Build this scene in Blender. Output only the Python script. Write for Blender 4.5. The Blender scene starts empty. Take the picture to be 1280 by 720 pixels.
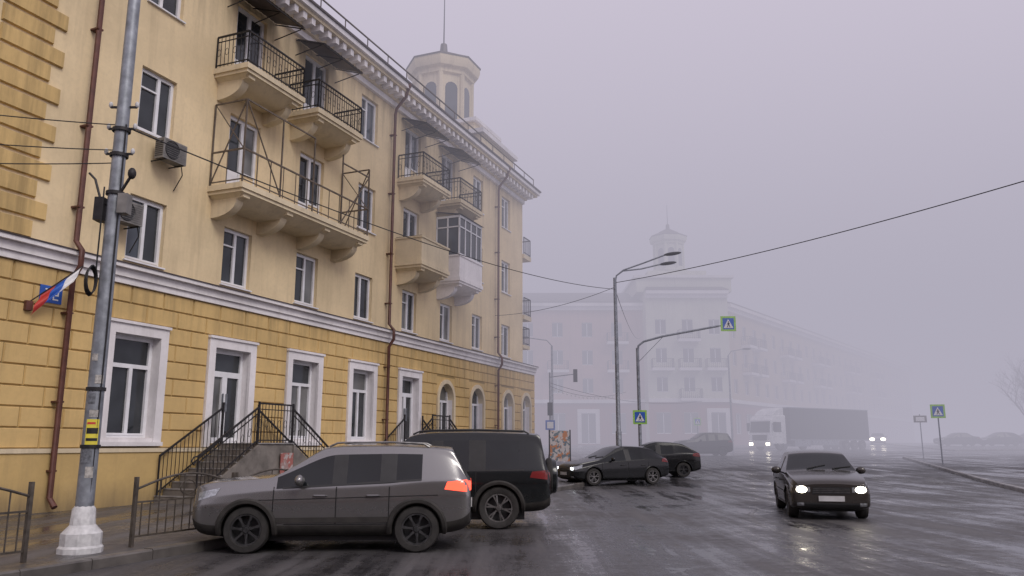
import bpy, bmesh, math, random
from mathutils import Vector, Matrix
from mathutils.bvhtree import BVHTree
random.seed(4)
R=math.radians
sc=bpy.context.scene
COL=sc.collection

def h(y):
    if y<26: return 0.0
    if y<34: return .022*(y-26)**2/16
    if y<110: return .088+.022*(y-34)
    return .088+.022*76

# ------------------------------------------------------------------ materials
def newmat(name):
    m=bpy.data.materials.new(name); m.use_nodes=True
    nt=m.node_tree; b=nt.nodes['Principled BSDF']
    return m,nt,b
def L(nt,a,b): nt.links.new(a,b)
def noise(nt,scale,detail=4,vec=None,rough=.55):
    n=nt.nodes.new('ShaderNodeTexNoise'); n.inputs['Scale'].default_value=scale
    n.inputs['Detail'].default_value=detail; n.inputs['Roughness'].default_value=rough
    if vec is not None: L(nt,vec,n.inputs['Vector'])
    return n
def ocoord(nt,scale=(1,1,1),rot=(0,0,0)):
    t=nt.nodes.new('ShaderNodeTexCoord'); mp=nt.nodes.new('ShaderNodeMapping')
    mp.inputs['Scale'].default_value=scale; mp.inputs['Rotation'].default_value=rot
    L(nt,t.outputs['Object'],mp.inputs['Vector']); return mp.outputs['Vector']
def mixc(nt,fac,a,b,mode='MIX'):
    m=nt.nodes.new('ShaderNodeMix'); m.data_type='RGBA'; m.blend_type=mode
    for s,v in ((0,fac),(6,a),(7,b)):
        if hasattr(v,'is_linked'): L(nt,v,m.inputs[s])
        elif s==0: m.inputs[0].default_value=v
        else: m.inputs[s].default_value=(*v,1)
    return m.outputs[2]
def mrange(nt,v,a,b,c=0,d=1):
    m=nt.nodes.new('ShaderNodeMapRange'); L(nt,v,m.inputs[0])
    m.inputs[1].default_value=a; m.inputs[2].default_value=b; m.inputs[3].default_value=c; m.inputs[4].default_value=d
    return m.outputs[0]
def math2(nt,op,a,b):
    n=nt.nodes.new('ShaderNodeMath'); n.operation=op
    for i,v in enumerate((a,b)):
        if hasattr(v,'is_linked'): L(nt,v,n.inputs[i])
        else: n.inputs[i].default_value=v
    return n.outputs[0]
def bump(nt,b,hgt,strength=.3,dist=.02):
    n=nt.nodes.new('ShaderNodeBump'); n.inputs['Strength'].default_value=strength; n.inputs['Distance'].default_value=dist
    L(nt,hgt,n.inputs['Height']); L(nt,n.outputs[0],b.inputs['Normal'])
def simple(name,col,rough=.5,metal=0,var=.25,scale=3,bmp=0,emis=None,est=0,coat=0):
    m,nt,b=newmat(name)
    v=ocoord(nt)
    n=noise(nt,scale,5,v)
    f=mrange(nt,n.outputs[0],.3,.7)
    c=mixc(nt,f,tuple(x*(1-var) for x in col),tuple(min(1,x*(1+var*.4)) for x in col))
    L(nt,c,b.inputs['Base Color'])
    b.inputs['Roughness'].default_value=rough; b.inputs['Metallic'].default_value=metal
    b.inputs['Coat Weight'].default_value=coat
    if bmp: 
        n2=noise(nt,scale*12,4,v); bump(nt,b,n2.outputs[0],bmp,.01)
    if emis:
        b.inputs['Emission Color'].default_value=(*emis,1); b.inputs['Emission Strength'].default_value=est
    return m
def plaster(name,col,dirt=(.12,.09,.06),amt=.5,fine=.15,splash=None,top=None):
    m,nt,b=newmat(name)
    v=ocoord(nt); vs=ocoord(nt,(1.6,1.6,.13))
    n1=noise(nt,.35,6,v,.6); n2=noise(nt,1.6,7,vs,.68); n3=noise(nt,9,5,v,.6); n4=noise(nt,70,3,v); n5=noise(nt,2.2,6,v,.7)
    c=mixc(nt,mrange(nt,n1.outputs[0],.35,.65),tuple(x*.82 for x in col),tuple(min(1,x*1.07) for x in col))
    c=mixc(nt,mrange(nt,n3.outputs[0],.45,.75,0,fine*2),c,tuple(x*.72 for x in col))
    c=mixc(nt,mrange(nt,n5.outputs[0],.56,.66,0,.22),c,tuple(min(1,x*1.08+.03) for x in col))
    c=mixc(nt,mrange(nt,n2.outputs[0],.50,.74,0,amt),c,tuple((x*.45+d*.55) for x,d in zip(col,dirt)))
    if splash or top:
        sp=nt.nodes.new('ShaderNodeSeparateXYZ'); L(nt,v,sp.inputs[0])
    if splash:
        f=math2(nt,'MULTIPLY',mrange(nt,sp.outputs[2],splash[0],splash[1],1,0),mrange(nt,n2.outputs[0],.3,.7,.3,1))
        c=mixc(nt,f,c,(.11,.085,.06))
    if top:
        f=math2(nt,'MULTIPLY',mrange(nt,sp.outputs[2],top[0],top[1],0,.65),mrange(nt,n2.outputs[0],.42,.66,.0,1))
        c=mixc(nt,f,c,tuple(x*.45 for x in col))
    L(nt,c,b.inputs['Base Color']); b.inputs['Roughness'].default_value=.85
    bump(nt,b,n4.outputs[0],.25,.008)
    return m
def glassm(name,col,rough=.06,spec=.6):
    m,nt,b=newmat(name); v=ocoord(nt); n=noise(nt,.9,2,v)
    c=mixc(nt,mrange(nt,n.outputs[0],.3,.7),tuple(x*.5 for x in col),tuple(x*1.5 for x in col))
    L(nt,c,b.inputs['Base Color']); b.inputs['Roughness'].default_value=rough
    b.inputs['Specular IOR Level'].default_value=spec
    bump(nt,b,n.outputs[0],.05,.05)
    return m
def carpaint(name,col,metal=.35,dirt=.6,dz=(.15,.75),dc=(.06,.052,.045),rough=.22,coat=.6):
    m,nt,b=newmat(name)
    v=ocoord(nt); n=noise(nt,5,6,v,.65); nf=noise(nt,40,4,v)
    sp=nt.nodes.new('ShaderNodeSeparateXYZ'); L(nt,v,sp.inputs[0])
    z=mrange(nt,sp.outputs[2],dz[0],dz[1],1,0)
    mu=math2(nt,'MULTIPLY',z,mrange(nt,n.outputs[0],.3,.65,.25,1))
    f=math2(nt,'ADD',math2(nt,'MULTIPLY',mu,dirt),mrange(nt,nf.outputs[0],.5,.9,.0,.05))
    c=mixc(nt,f,col,dc); L(nt,c,b.inputs['Base Color'])
    b.inputs['Metallic'].default_value=metal; b.inputs['Specular IOR Level'].default_value=.35
    L(nt,mrange(nt,f,0,.7,rough,.75),b.inputs['Roughness'])
    L(nt,mrange(nt,f,0,.5,coat,0),b.inputs['Coat Weight']); b.inputs['Coat Roughness'].default_value=.06
    return m

M={}
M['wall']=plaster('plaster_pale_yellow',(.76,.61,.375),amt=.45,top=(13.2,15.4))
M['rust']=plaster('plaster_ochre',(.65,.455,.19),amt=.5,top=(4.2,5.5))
M['groove']=plaster('plaster_groove',(.36,.25,.10))
M['plinth']=plaster('plaster_plinth',(.60,.42,.17),amt=.5,splash=(.1,.8))
M['white']=plaster('white_trim',(.80,.77,.77),amt=.4)
M['cream']=plaster('cream_trim',(.72,.61,.42),amt=.6)
M['pvc']=simple('white_window_frame',(.76,.76,.78),.4,var=.12)
M['glass']=glassm('window_glass',(.03,.034,.038))
M['glass2']=glassm('window_glass_curtain',(.15,.15,.145),.12)
M['glass3']=glassm('window_glass_blue',(.06,.07,.085),.05)
M['iron']=simple('wrought_iron',(.03,.028,.03),.55,.4,.4,8)
M['rustpipe']=simple('brown_downpipe',(.12,.045,.032),.5,.1,.4,4)
M['greypipe']=simple('grey_frame_metal',(.15,.12,.095),.6,.3,.4,6)
M['roof']=simple('roof_metal',(.10,.08,.075),.5,.3,.4,2)
M['conc']=simple('concrete',(.19,.17,.15),.8,0,.45,3,.4)
M['galv']=simple('galvanised_steel',(.27,.29,.32),.5,.45,.4,7,.15)
M['wpaint']=simple('white_paint',(.58,.58,.58),.6,0,.25,14,.3)
M['black']=simple('black_plastic',(.016,.016,.017),.5,0,.4,6)
M['clad']=simple('dirty_black_plastic',(.030,.027,.024),.75,0,.5,7)
M['tyre']=simple('tyre_rubber',(.026,.024,.022),.75,0,.5,9)
M['rim']=simple('alloy_rim',(.22,.215,.21),.35,.7,.5,12)
M['rimd']=simple('dark_rim',(.07,.07,.072),.4,.6,.5,12)
M['cglass']=glassm('car_glass',(.008,.010,.011),.02,.45)
M['head']=simple('headlight_on',(.8,.8,.75),.2,emis=(1,.9,.72),est=14)
M['headoff']=simple('headlight_off',(.40,.42,.44),.12,.5,.5,30)
M['drl']=simple('headlight_dim',(.8,.8,.8),.2,emis=(.9,.95,1),est=14)
M['tail']=simple('taillight_on',(.6,.03,.02),.25,emis=(1,.10,.05),est=2.0)
M['tailoff']=simple('taillight_off',(.16,.012,.012),.2)
M['plate']=simple('number_plate',(.5,.5,.5),.5)
M['seam']=simple('seam',(.004,.004,.004),.8)
M['cable']=simple('cable',(.02,.02,.022),.7)
M['blue']=simple('sign_blue',(.03,.12,.50),.4)
M['lime']=simple('sign_lime',(.36,.66,.12),.4)
M['signw']=simple('sign_white',(.8,.8,.8),.4,var=.1)
M['red']=simple('red_paint',(.55,.05,.04),.5)
M['yell']=simple('yellow_paper',(.7,.6,.06),.6)
M['acw']=simple('air_conditioner_case',(.20,.19,.18),.6,0,.4,5)

# ------------------------------------------------------------------ mesh builder
class MB:
    def __init__(s): s.v=[];s.f=[];s.m=[];s.mats=[];s.sm=[]
    def mi(s,mat):
        mat=M[mat] if isinstance(mat,str) else mat
        if mat not in s.mats: s.mats.append(mat)
        return s.mats.index(mat)
    def raw(s,vs,fs,mat,smooth=False):
        o=len(s.v); s.v+= [tuple(p) for p in vs]; k=s.mi(mat)
        for f in fs: s.f.append([o+i for i in f]); s.m.append(k); s.sm.append(smooth)
    def face(s,pts,mat): s.raw(pts,[list(range(len(pts)))],mat)
    def bx(s,x0,x1,y0,y1,z0,z1,mat):
        vs=[(x,y,z) for z in (z0,z1) for y in (y0,y1) for x in (x0,x1)]
        s.raw(vs,[(0,2,3,1),(4,5,7,6),(0,1,5,4),(2,6,7,3),(0,4,6,2),(1,3,7,5)],mat)
    def tbox(s,mtx,sx,sy,sz,mat):
        vs=[mtx@Vector((x*sx/2,y*sy/2,z*sz/2)) for z in (-1,1) for y in (-1,1) for x in (-1,1)]
        s.raw(vs,[(0,2,3,1),(4,5,7,6),(0,1,5,4),(2,6,7,3),(0,4,6,2),(1,3,7,5)],mat)
    def bar(s,a,b,w,mat,w2=None):
        a=Vector(a);b=Vector(b);d=b-a;l=d.length
        if l<1e-6: return
        q=d.to_track_quat('Z','Y').to_matrix().to_4x4(); q.translation=(a+b)/2
        s.tbox(q,w,w2 or w,l,mat)
    def prism(s,poly,fn,a,b,mat,smooth=False):
        n=len(poly); vs=[fn(p,a) for p in poly]+[fn(p,b) for p in poly]
        fs=[list(range(n))[::-1],list(range(n,2*n))]+[(i,(i+1)%n,n+(i+1)%n,n+i) for i in range(n)]
        s.raw(vs,fs,mat,smooth)
    def tube(s,pts,r,mat,n=8,r2=None,closed=False):
        pts=[Vector(p) for p in pts]; N=len(pts); vs=[];fs=[]
        up=None
        for i,p in enumerate(pts):
            if closed: d=pts[(i+1)%N]-pts[i-1]
            else: d=pts[min(i+1,N-1)]-pts[max(i-1,0)]
            d.normalize()
            if up is None: up=Vector((0,0,1)) if abs(d.z)<.9 else Vector((1,0,0))
            a=d.cross(up)
            if a.length<1e-4: a=d.cross(Vector((0,1,0)))
            a.normalize(); b=a.cross(d); up=b
            rr=r if r2 is None else r+(r2-r)*i/max(1,N-1)
            for k in range(n):
                t=2*math.pi*k/n; vs.append(p+a*math.cos(t)*rr+b*math.sin(t)*rr)
        for i in range(N if closed else N-1):
            j=(i+1)%N
            for k in range(n): fs.append((i*n+k,i*n+(k+1)%n,j*n+(k+1)%n,j*n+k))
        if not closed: fs.append(list(range(n))[::-1]); fs.append([(N-1)*n+k for k in range(n)])
        s.raw(vs,fs,mat,True)
    def lathe(s,prof,mtx,mat,n=24,smooth=True):
        vs=[];fs=[];P=len(prof)
        for k in range(n):
            t=2*math.pi*k/n
            for r,z in prof: vs.append(mtx@Vector((r*math.cos(t),r*math.sin(t),z)))
        for k in range(n):
            for i in range(P-1):
                a=k*P+i;b=((k+1)%n)*P+i; fs.append((a,b,b+1,a+1))
        s.raw(vs,fs,mat,smooth)
    def ell(s,c,r,mat,nu=12,nv=8):
        prof=[(math.sin(math.pi*i/nv),-math.cos(math.pi*i/nv)) for i in range(nv+1)]
        s.lathe([(max(a,1e-3),b) for a,b in prof],Matrix.Translation(c)@Matrix.Diagonal((*r,1)),mat,nu)
    def obj(s,name,parent=None,loc=None,rz=0,bevel=0,recalc=True,sharp=35):
        me=bpy.data.meshes.new(name); me.from_pydata(s.v,[],s.f)
        for m in s.mats: me.materials.append(m)
        me.polygons.foreach_set('material_index',s.m); me.polygons.foreach_set('use_smooth',s.sm); me.update()
        if recalc:
            bm=bmesh.new(); bm.from_mesh(me); bmesh.ops.recalc_face_normals(bm,faces=bm.faces); bm.to_mesh(me); bm.free()
        if any(s.sm): me.set_sharp_from_angle(angle=R(sharp))
        o=bpy.data.objects.new(name,me); COL.objects.link(o)
        if parent: o.parent=parent
        if loc: o.location=loc
        o.rotation_euler=(0,0,rz)
        if bevel:
            b=o.modifiers.new('bevel','BEVEL'); b.width=bevel; b.segments=2; b.limit_method='ANGLE'; b.angle_limit=R(50)
        return o
def empty(name,loc=(0,0,0),rz=0):
    e=bpy.data.objects.new(name,None); COL.objects.link(e); e.location=loc; e.rotation_euler=(0,0,rz); return e

# ------------------------------------------------------------------ ground, road, pavements
def asphalt(name,base=.04,wet=.5,lo=1.14,hi=1.40):
    m,nt,b=newmat(name)
    v=ocoord(nt); vt=ocoord(nt,(1.2,.07,1),(0,0,R(22)))
    big=noise(nt,.30,6,v,.62); tr=noise(nt,1.3,6,vt,.65); fine=noise(nt,60,4,v,.7); mid=noise(nt,4,7,v,.78)
    c=mixc(nt,mrange(nt,big.outputs[0],.38,.62),(base*.6,base*.58,base*.62),(base*1.35,base*1.28,base*1.32))
    c=mixc(nt,mrange(nt,fine.outputs[0],.5,.75,0,.5),c,(base*2.2,base*2.1,base*2))
    c=mixc(nt,mrange(nt,tr.outputs[0],.50,.64,0,.55),c,(base*2.6,base*2.5,base*2.5))
    c=mixc(nt,mrange(nt,mid.outputs[0],.56,.70,0,.6),c,(base*2.5,base*2.3,base*2.1))
    L(nt,c,b.inputs['Base Color'])
    s=math2(nt,'ADD',big.outputs[0],tr.outputs[0]); s=math2(nt,'ADD',s,math2(nt,'MULTIPLY',mid.outputs[0],.55))
    L(nt,mrange(nt,s,lo,hi,.13,wet),b.inputs['Roughness'])
    L(nt,mrange(nt,s,lo,hi,.5,.3),b.inputs['Specular IOR Level'])
    bs=mrange(nt,s,lo,hi-.05,.08,1)
    bump(nt,b,math2(nt,'MULTIPLY',fine.outputs[0],bs),.7,.012)
    return m
M['road']=asphalt('wet_asphalt',.048,.55)
M['pave']=asphalt('wet_paving',.06,.55)
M['ground']=simple('ground_soil',(.06,.055,.05),.7,0,.4,.5,.3)
M['kerb']=simple('kerb_concrete',(.30,.29,.285),.5,0,.5,2.5,.4)
M['kerbdark']=simple('kerb_concrete_dirty',(.12,.11,.10),.4,0,.5,2.5,.4)

def sheet(name,x0,x1,ys,dz,mat):
    mb=MB(); vs=[];fs=[]
    for y in ys: vs+=[(x0,y,h(y)+dz),(x1,y,h(y)+dz)]
    for i in range(len(ys)-1): fs.append((2*i,2*i+1,2*i+3,2*i+2))
    mb.raw(vs,fs,mat); return mb.obj(name)
YS=[-80,0,26,27,28,29,30,31,32,33,34,110,300,900]
sheet('ground',-900,900,YS,0,'ground')
sheet('road',-60,220,[-60]+YS[1:-2]+[260],.006,'road')

def fr(s,p): return (-15.07+.3749*s+.927*p, 6.10+.927*s-.3749*p)
def slab(name,A,B,C,D,top=.14,n=30,mat='pave',kerbs=('AB',),kmat='kerb'):
    mb=MB(); A,B,C,D=[Vector(p) for p in (A,B,C,D)]; vs=[];fs=[]
    for i in range(n+1):
        for j in range(5):
            u=i/n;v=j/4; p=(A*(1-u)+B*u)*(1-v)+(D*(1-u)+C*u)*v
            vs.append((p.x,p.y,h(p.y)+top))
    for i in range(n):
        for j in range(4):
            a=i*5+j; fs.append((a,a+1,a+6,a+5))
    mb.raw(vs,fs,mat)
    E={'AB':(A,B),'BC':(B,C),'CD':(C,D),'DA':(D,A)}
    cen=(A+B+C+D)/4
    for k in kerbs:
        a,b=E[k]; d=(b-a); l=d.length; d.normalize(); nn=Vector((d.y,-d.x))
        if nn.dot(a-cen)<0: nn=-nn
        t=0
        while t<l-.05:
            t2=min(t+1.0,l); p=a+d*(t+.006); q=a+d*(t2-.006)
            jz=random.uniform(-.006,.006)
            pts=[]
            for w,z in ((-.01,-.1),(.17,-.1),(.17,top-.015+jz),(.15,top+.008+jz),(-.01,top+.008+jz)):
                pts.append((w,z))
            vs=[((e+nn*w).x,(e+nn*w).y,h(e.y)+z) for e in (p,q) for w,z in pts]
            m_=len(pts)
            mb.raw(vs,[list(range(m_)),list(range(m_,2*m_))]+[(i,(i+1)%m_,m_+(i+1)%m_,m_+i) for i in range(m_)],kmat)
            t=t2
    return mb.obj(name)
slab('sidewalk',fr(-6,7.0),fr(48,7.0),fr(48,-6),fr(-6,-6),.14,54,'pave',('AB','BC'),'kerbdark')
slab('pavement',(10.2,7),(27.4,57),(75,61),(60,2),.13,40,'pave',('AB','BC'),'kerb')
slab('sidewalk',(-14,80.5),(26,80.5),(26,92),(-14,92),.14,10,'pave',('AB','BC'),'kerb')
slab('sidewalk',(40,74),(90,86),(90,110),(46,100),.12,10,'pave',('AB','DA'),'kerb')
slab('sidewalk',(-60,-20),(60,-20),(60,-34),(-60,-34),.14,10,'pave',('AB',),'kerb')

def ribbon(mb,pts,w,mat,dz=.012):
    P=[Vector(p) for p in pts]; vs=[];fs=[]
    for i,p in enumerate(P):
        d=(P[min(i+1,len(P)-1)]-P[max(i-1,0)]).normalized(); n=Vector((-d.y,d.x))
        for k in (-1,1):
            q=p+n*k*w/2; vs.append((q.x,q.y,h(q.y)+dz))
    for i in range(len(P)-1): fs.append((2*i,2*i+1,2*i+3,2*i+2))
    mb.raw(vs,fs,mat)
def wornmat():
    m,nt,b=newmat('worn_road_paint'); v=ocoord(nt); n=noise(nt,6,8,v,.8)
    b.inputs['Base Color'].default_value=(.26,.255,.25,1)
    b.inputs['Roughness'].default_value=.4; L(nt,mrange(nt,n.outputs[0],.47,.60,0,.8),b.inputs['Alpha']); return m
M['wornp']=wornmat()
mb=MB()
cx_,cy_=13.5,15.5
ribbon(mb,[(cx_-8.6*math.cos(t),cy_+8.6*math.sin(t)*1.15) for t in [R(-52+k*5) for k in range(24)]],.15,'wornp')
ribbon(mb,[(cx_-7.9*math.cos(t),cy_+8.0*math.sin(t)*1.15) for t in [R(-40+k*5) for k in range(15)]],.09,'wornp',.013)
for k in range(6):
    a=fr(24+k*9,14.5); b_=fr(27+k*9,14.5); ribbon(mb,[a,((a[0]+b_[0])/2,(a[1]+b_[1])/2),b_],.12,'wornp')
mb.obj('road_marking')
mb=MB()
for k in range(11):
    p0=fr(36.5,9.2+k*1.05); p1=fr(40.3,9.2+k*1.05); mid=((p0[0]+p1[0])/2,(p0[1]+p1[1])/2)
    ribbon(mb,[p0,mid,p1],.42,'wornp',.014)
mb.obj('pedestrian_crossing')

# ------------------------------------------------------------------ facade helpers (local: x along, -y outward)
def wall_cells(mb,x0,x1,z0,z1,ops,y,mat,depth=.22,rmat=None):
    rmat=rmat or mat
    xs=sorted({x0,x1}|{v for o in ops for v in o[:2]}); zs=sorted({z0,z1}|{v for o in ops for v in o[2:4]})
    for i in range(len(xs)-1):
        for j in range(len(zs)-1):
            cx=(xs[i]+xs[i+1])/2; cz=(zs[j]+zs[j+1])/2
            if any(o[0]<cx<o[1] and o[2]<cz<o[3] for o in ops): continue
            mb.face([(xs[i],y,zs[j]),(xs[i+1],y,zs[j]),(xs[i+1],y,zs[j+1]),(xs[i],y,zs[j+1])],mat)
    for a,b,c,d in [o[:4] for o in ops]:
        e=y+depth
        mb.face([(a,y,c),(a,e,c),(a,e,d),(a,y,d)],rmat); mb.face([(b,y,c),(b,e,c),(b,e,d),(b,y,d)],rmat)
        mb.face([(a,y,c),(b,y,c),(b,e,c),(a,e,c)],rmat); mb.face([(a,y,d),(b,y,d),(b,e,d),(a,e,d)],rmat)
def window(mb,a,b,c,d,y,kind='w',cheap=False):
    yg=y+.17; f=.055
    if cheap:
        mb.face([(a,yg,c),(b,yg,c),(b,yg,d),(a,yg,d)],'glass')
        mb.bx((a+b)/2-.04,(a+b)/2+.04,yg-.05,yg+.01,c,d,'pvc'); mb.bx(a,b,yg-.05,yg+.012,c,c+.08,'pvc'); mb.bx(a,b,yg-.05,yg+.012,d-.08,d,'pvc')
        return
    w=b-a
    def pane(x0,x1,z0,z1):
        g=random.choice(['glass','glass','glass','glass3','glass2'])
        t=random.uniform(-.012,.012); t2=random.uniform(-.012,.012)
        mb.face([(x0,yg+t,z0),(x1,yg-t,z0),(x1,yg-t+t2,z1),(x0,yg+t+t2,z1)],g)
    def frm(x0,x1,z0,z1,f=f,y0=yg-.05,y1=yg+.03):
        mb.bx(x0,x0+f,y0,y1,z0,z1,'pvc'); mb.bx(x1-f,x1,y0,y1,z0,z1,'pvc')
        mb.bx(x0+f,x1-f,y0,y1,z0,z0+f,'pvc'); mb.bx(x0+f,x1-f,y0,y1,z1-f,z1,'pvc')
    frm(a,b,c,d,.06)
    ia,ib,ic,id_=a+.06,b-.06,c+.06,d-.06
    if kind=='w':
        k=ia+(ib-ia)*random.choice([.42,.5,.58])
        frm(ia,k,ic,id_,.05,yg-.065,yg+.02); frm(k,ib,ic,id_,.05,yg-.064,yg+.02); pane(ia,k,ic,id_); pane(k,ib,ic,id_)
        if random.random()<.6:
            zt=ic+(id_-ic)*.7; mb.bx(ia+.05,k-.05,yg-.06,yg+.02,zt,zt+.045,'pvc')
    elif kind=='g':
        zt=c+(d-c)*.70; k=(a+b)/2+w*.06
        frm(ia,k,ic,zt,.055,yg-.065,yg+.02); frm(k,ib,ic,zt,.05,yg-.064,yg+.02); frm(ia,ib,zt,id_,.05,yg-.063,yg+.02)
        pane(ia,k,ic,zt); pane(k,ib,ic,zt); pane(ia,ib,zt,id_)
    elif kind=='d':
        zt=c+(d-c)*.74; k=(a+b)/2
        frm(ia,k,ic,zt,.10,yg-.065,yg+.02); frm(k,ib,ic,zt,.10,yg-.064,yg+.02); frm(ia,ib,zt,id_,.06,yg-.063,yg+.02)
        pane(ia,k,ic,zt); pane(k,ib,ic,zt); pane(ia,ib,zt,id_)
        mb.bx(k-.09,k-.06,yg-.12,yg-.07,c+.9,c+1.4,'galv'); mb.bx(k+.06,k+.09,yg-.12,yg-.07,c+.9,c+1.4,'galv')
    elif kind=='b':
        k=ia+(ib-ia)*.5
        frm(ia,k,ic,id_,.07,yg-.065,yg+.02); pane(ia,k,ic+.6,id_); mb.bx(ia+.07,k-.07,yg-.03,yg+.02,ic+.07,ic+.75,'pvc')
        frm(k,ib,ic+.75,id_,.06,yg-.064,yg+.02); pane(k,ib,ic+.75,id_); mb.bx(k,ib,yg-.03,yg+.2,ic,ic+.74,'wall')
def blocks(mb,x0,x1,z0,z1,ops,y,mat,rh=.44,bl=1.05,pr=.035):
    n=max(1,round((z1-z0)/rh)); rh=(z1-z0)/n
    for r in range(n):
        za=z0+r*rh+.012; zb=z0+(r+1)*rh-.012
        iv=[(x0,x1)]
        for o in ops:
            if o[2]<zb-.02 and o[3]>za+.02:
                niv=[]
                for a,b in iv:
                    if o[1]<=a or o[0]>=b: niv.append((a,b)); continue
                    if o[0]>a: niv.append((a,o[0]))
                    if o[1]<b: niv.append((o[1],b))
                iv=niv
        for a,b in iv:
            if b-a<.06: continue
            js=[a]; t=math.floor(a/bl)*bl+(bl/2 if r%2 else 0)
            while t<b:
                if t>a+.22 and t<b-.22: js.append(t)
                t+=bl
            js.append(b)
            for i in range(len(js)-1):
                p=js[i]+(.012 if i else 0); q=js[i+1]-(.012 if i<len(js)-2 else 0); c=.018; f=y-pr-random.uniform(0,.003)
                vs=[(p,y,za),(q,y,za),(q,y,zb),(p,y,zb),(p+c,f,za+c),(q-c,f,za+c),(q-c,f,zb-c),(p+c,f,zb-c)]
                mb.raw(vs,[(4,5,6,7),(0,1,5,4),(1,2,6,5),(2,3,7,6),(3,0,4,7)],mat)
def railing(mb,pts,hh=1.0,mat='iron',sp=.13,bw=.014,decor=False):
    for a,b in zip(pts[:-1],pts[1:]):
        a=Vector(a);b=Vector(b);d=b-a;l=math.hypot(d.x,d.y)
        if l<.05: continue
        mb.bar(a+Vector((0,0,hh)),b+Vector((0,0,hh)),.045,mat); mb.bar(a+Vector((0,0,.1)),b+Vector((0,0,.1)),.03,mat)
        if decor: mb.bar(a+Vector((0,0,hh-.16)),b+Vector((0,0,hh-.16)),.025,mat)
        n=max(2,int(l/sp))
        for i in range(n+1):
            p=a+d*(i/n); w=.035 if i in (0,n) else bw
            mb.bx(p.x-w/2,p.x+w/2,p.y-w/2,p.y+w/2,p.z-.0,p.z+hh,mat)
            if decor and i<n and i%2==0:
                c=a+d*((i+.5)/n)+Vector((0,0,hh*.5)); ux=d.normalized()
                mb.tube([c+ux*math.cos(t)*.06+Vector((0,0,math.sin(t)*.11)) for t in [k*math.pi/4 for k in range(8)]],.008,mat,4,closed=True)
def corbel(mb,x,zt,dep,mat,w=.3,dz=.6):
    poly=[(0,0),(-dep*.9,0),(-dep*.9,-.1)]
    for i in range(7):
        t=i/6*math.pi/2; poly.append((-dep*.72*math.cos(t)-.05*math.sin(t)-.0,-.12-(dz-.12)*math.sin(t)))
    poly.append((0,-dz))
    mb.prism(poly,lambda p,k:(k,p[0],zt+p[1]),x-w/2,x+w/2,mat)
def balcony(mb,xa,xb,zt,dep=1.2,kind='rail',corb=2,mat='cream'):
    mb.bx(xa,xb,-dep,-.003,zt-.16,zt,mat)
    mb.bx(xa+.05,xb-.05,-dep+.05,-.003,zt-.26,zt-.16,mat)
    vs=[(xa+.1,-dep+.1,zt-.26),(xb-.1,-dep+.1,zt-.26),(xb-.1,-.003,zt-.26),(xa+.1,-.003,zt-.26),(xa+.35,-dep+.45,zt-.5),(xb-.35,-dep+.45,zt-.5),(xb-.35,-.003,zt-.5),(xa+.35,-.003,zt-.5)]
    mb.raw(vs,[(0,1,5,4),(1,2,6,5),(3,0,4,7),(4,5,6,7)],mat)
    if corb:
        for i in range(corb):
            x=xa+.35+(xb-xa-.7)*i/max(1,corb-1) if corb>1 else (xa+xb)/2
            corbel(mb,x,zt-.27,dep,mat,.28,.62)
    P=[(xa+.05,-.04,zt),(xa+.05,-dep+.06,zt),(xb-.05,-dep+.06,zt),(xb-.05,-.04,zt)]
    if kind=='rail': railing(mb,P,1.0,decor=True)
    elif kind=='solid':
        for p in ((xa+.04,xb-.04,-dep+.04,-dep+.12),(xa+.04,xa+.12,-dep+.12,-.004),(xb-.12,xb-.04,-dep+.12,-.004)):
            mb.bx(*p,zt,zt+.95,mat)
        mb.bx(xa,xb,-dep,-dep+.16,zt+.95,zt+1.02,mat); mb.bx(xa,xa+.16,-dep+.16,-.004,zt+.95,zt+1.02,mat); mb.bx(xb-.16,xb,-dep+.16,-.004,zt+.95,zt+1.02,mat)
def canopy(mb,xa,xb,zt,dep=1.3,mat='roof'):
    n=int((xb-xa)/.09); vs=[];fs=[]
    for i in range(n+1):
        x=xa+(xb-xa)*i/n; o=.02*(i%2)
        vs+=[(x,-.01,zt+.35+o),(x,-dep,zt+o-.05)]
    for i in range(n): fs.append((2*i,2*i+1,2*i+3,2*i+2))
    mb.raw(vs,fs,mat)
    for x in (xa+.05,(xa+xb)/2,xb-.05):
        mb.bar((x,-.02,zt+.3),(x,-dep+.05,zt-.08),.03,'iron'); mb.bar((x,-.02,zt-.25),(x,-dep+.15,zt-.08),.025,'iron')
    mb.bar((xa,-dep+.04,zt-.08),(xb,-dep+.04,zt-.08),.035,'iron')
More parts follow.
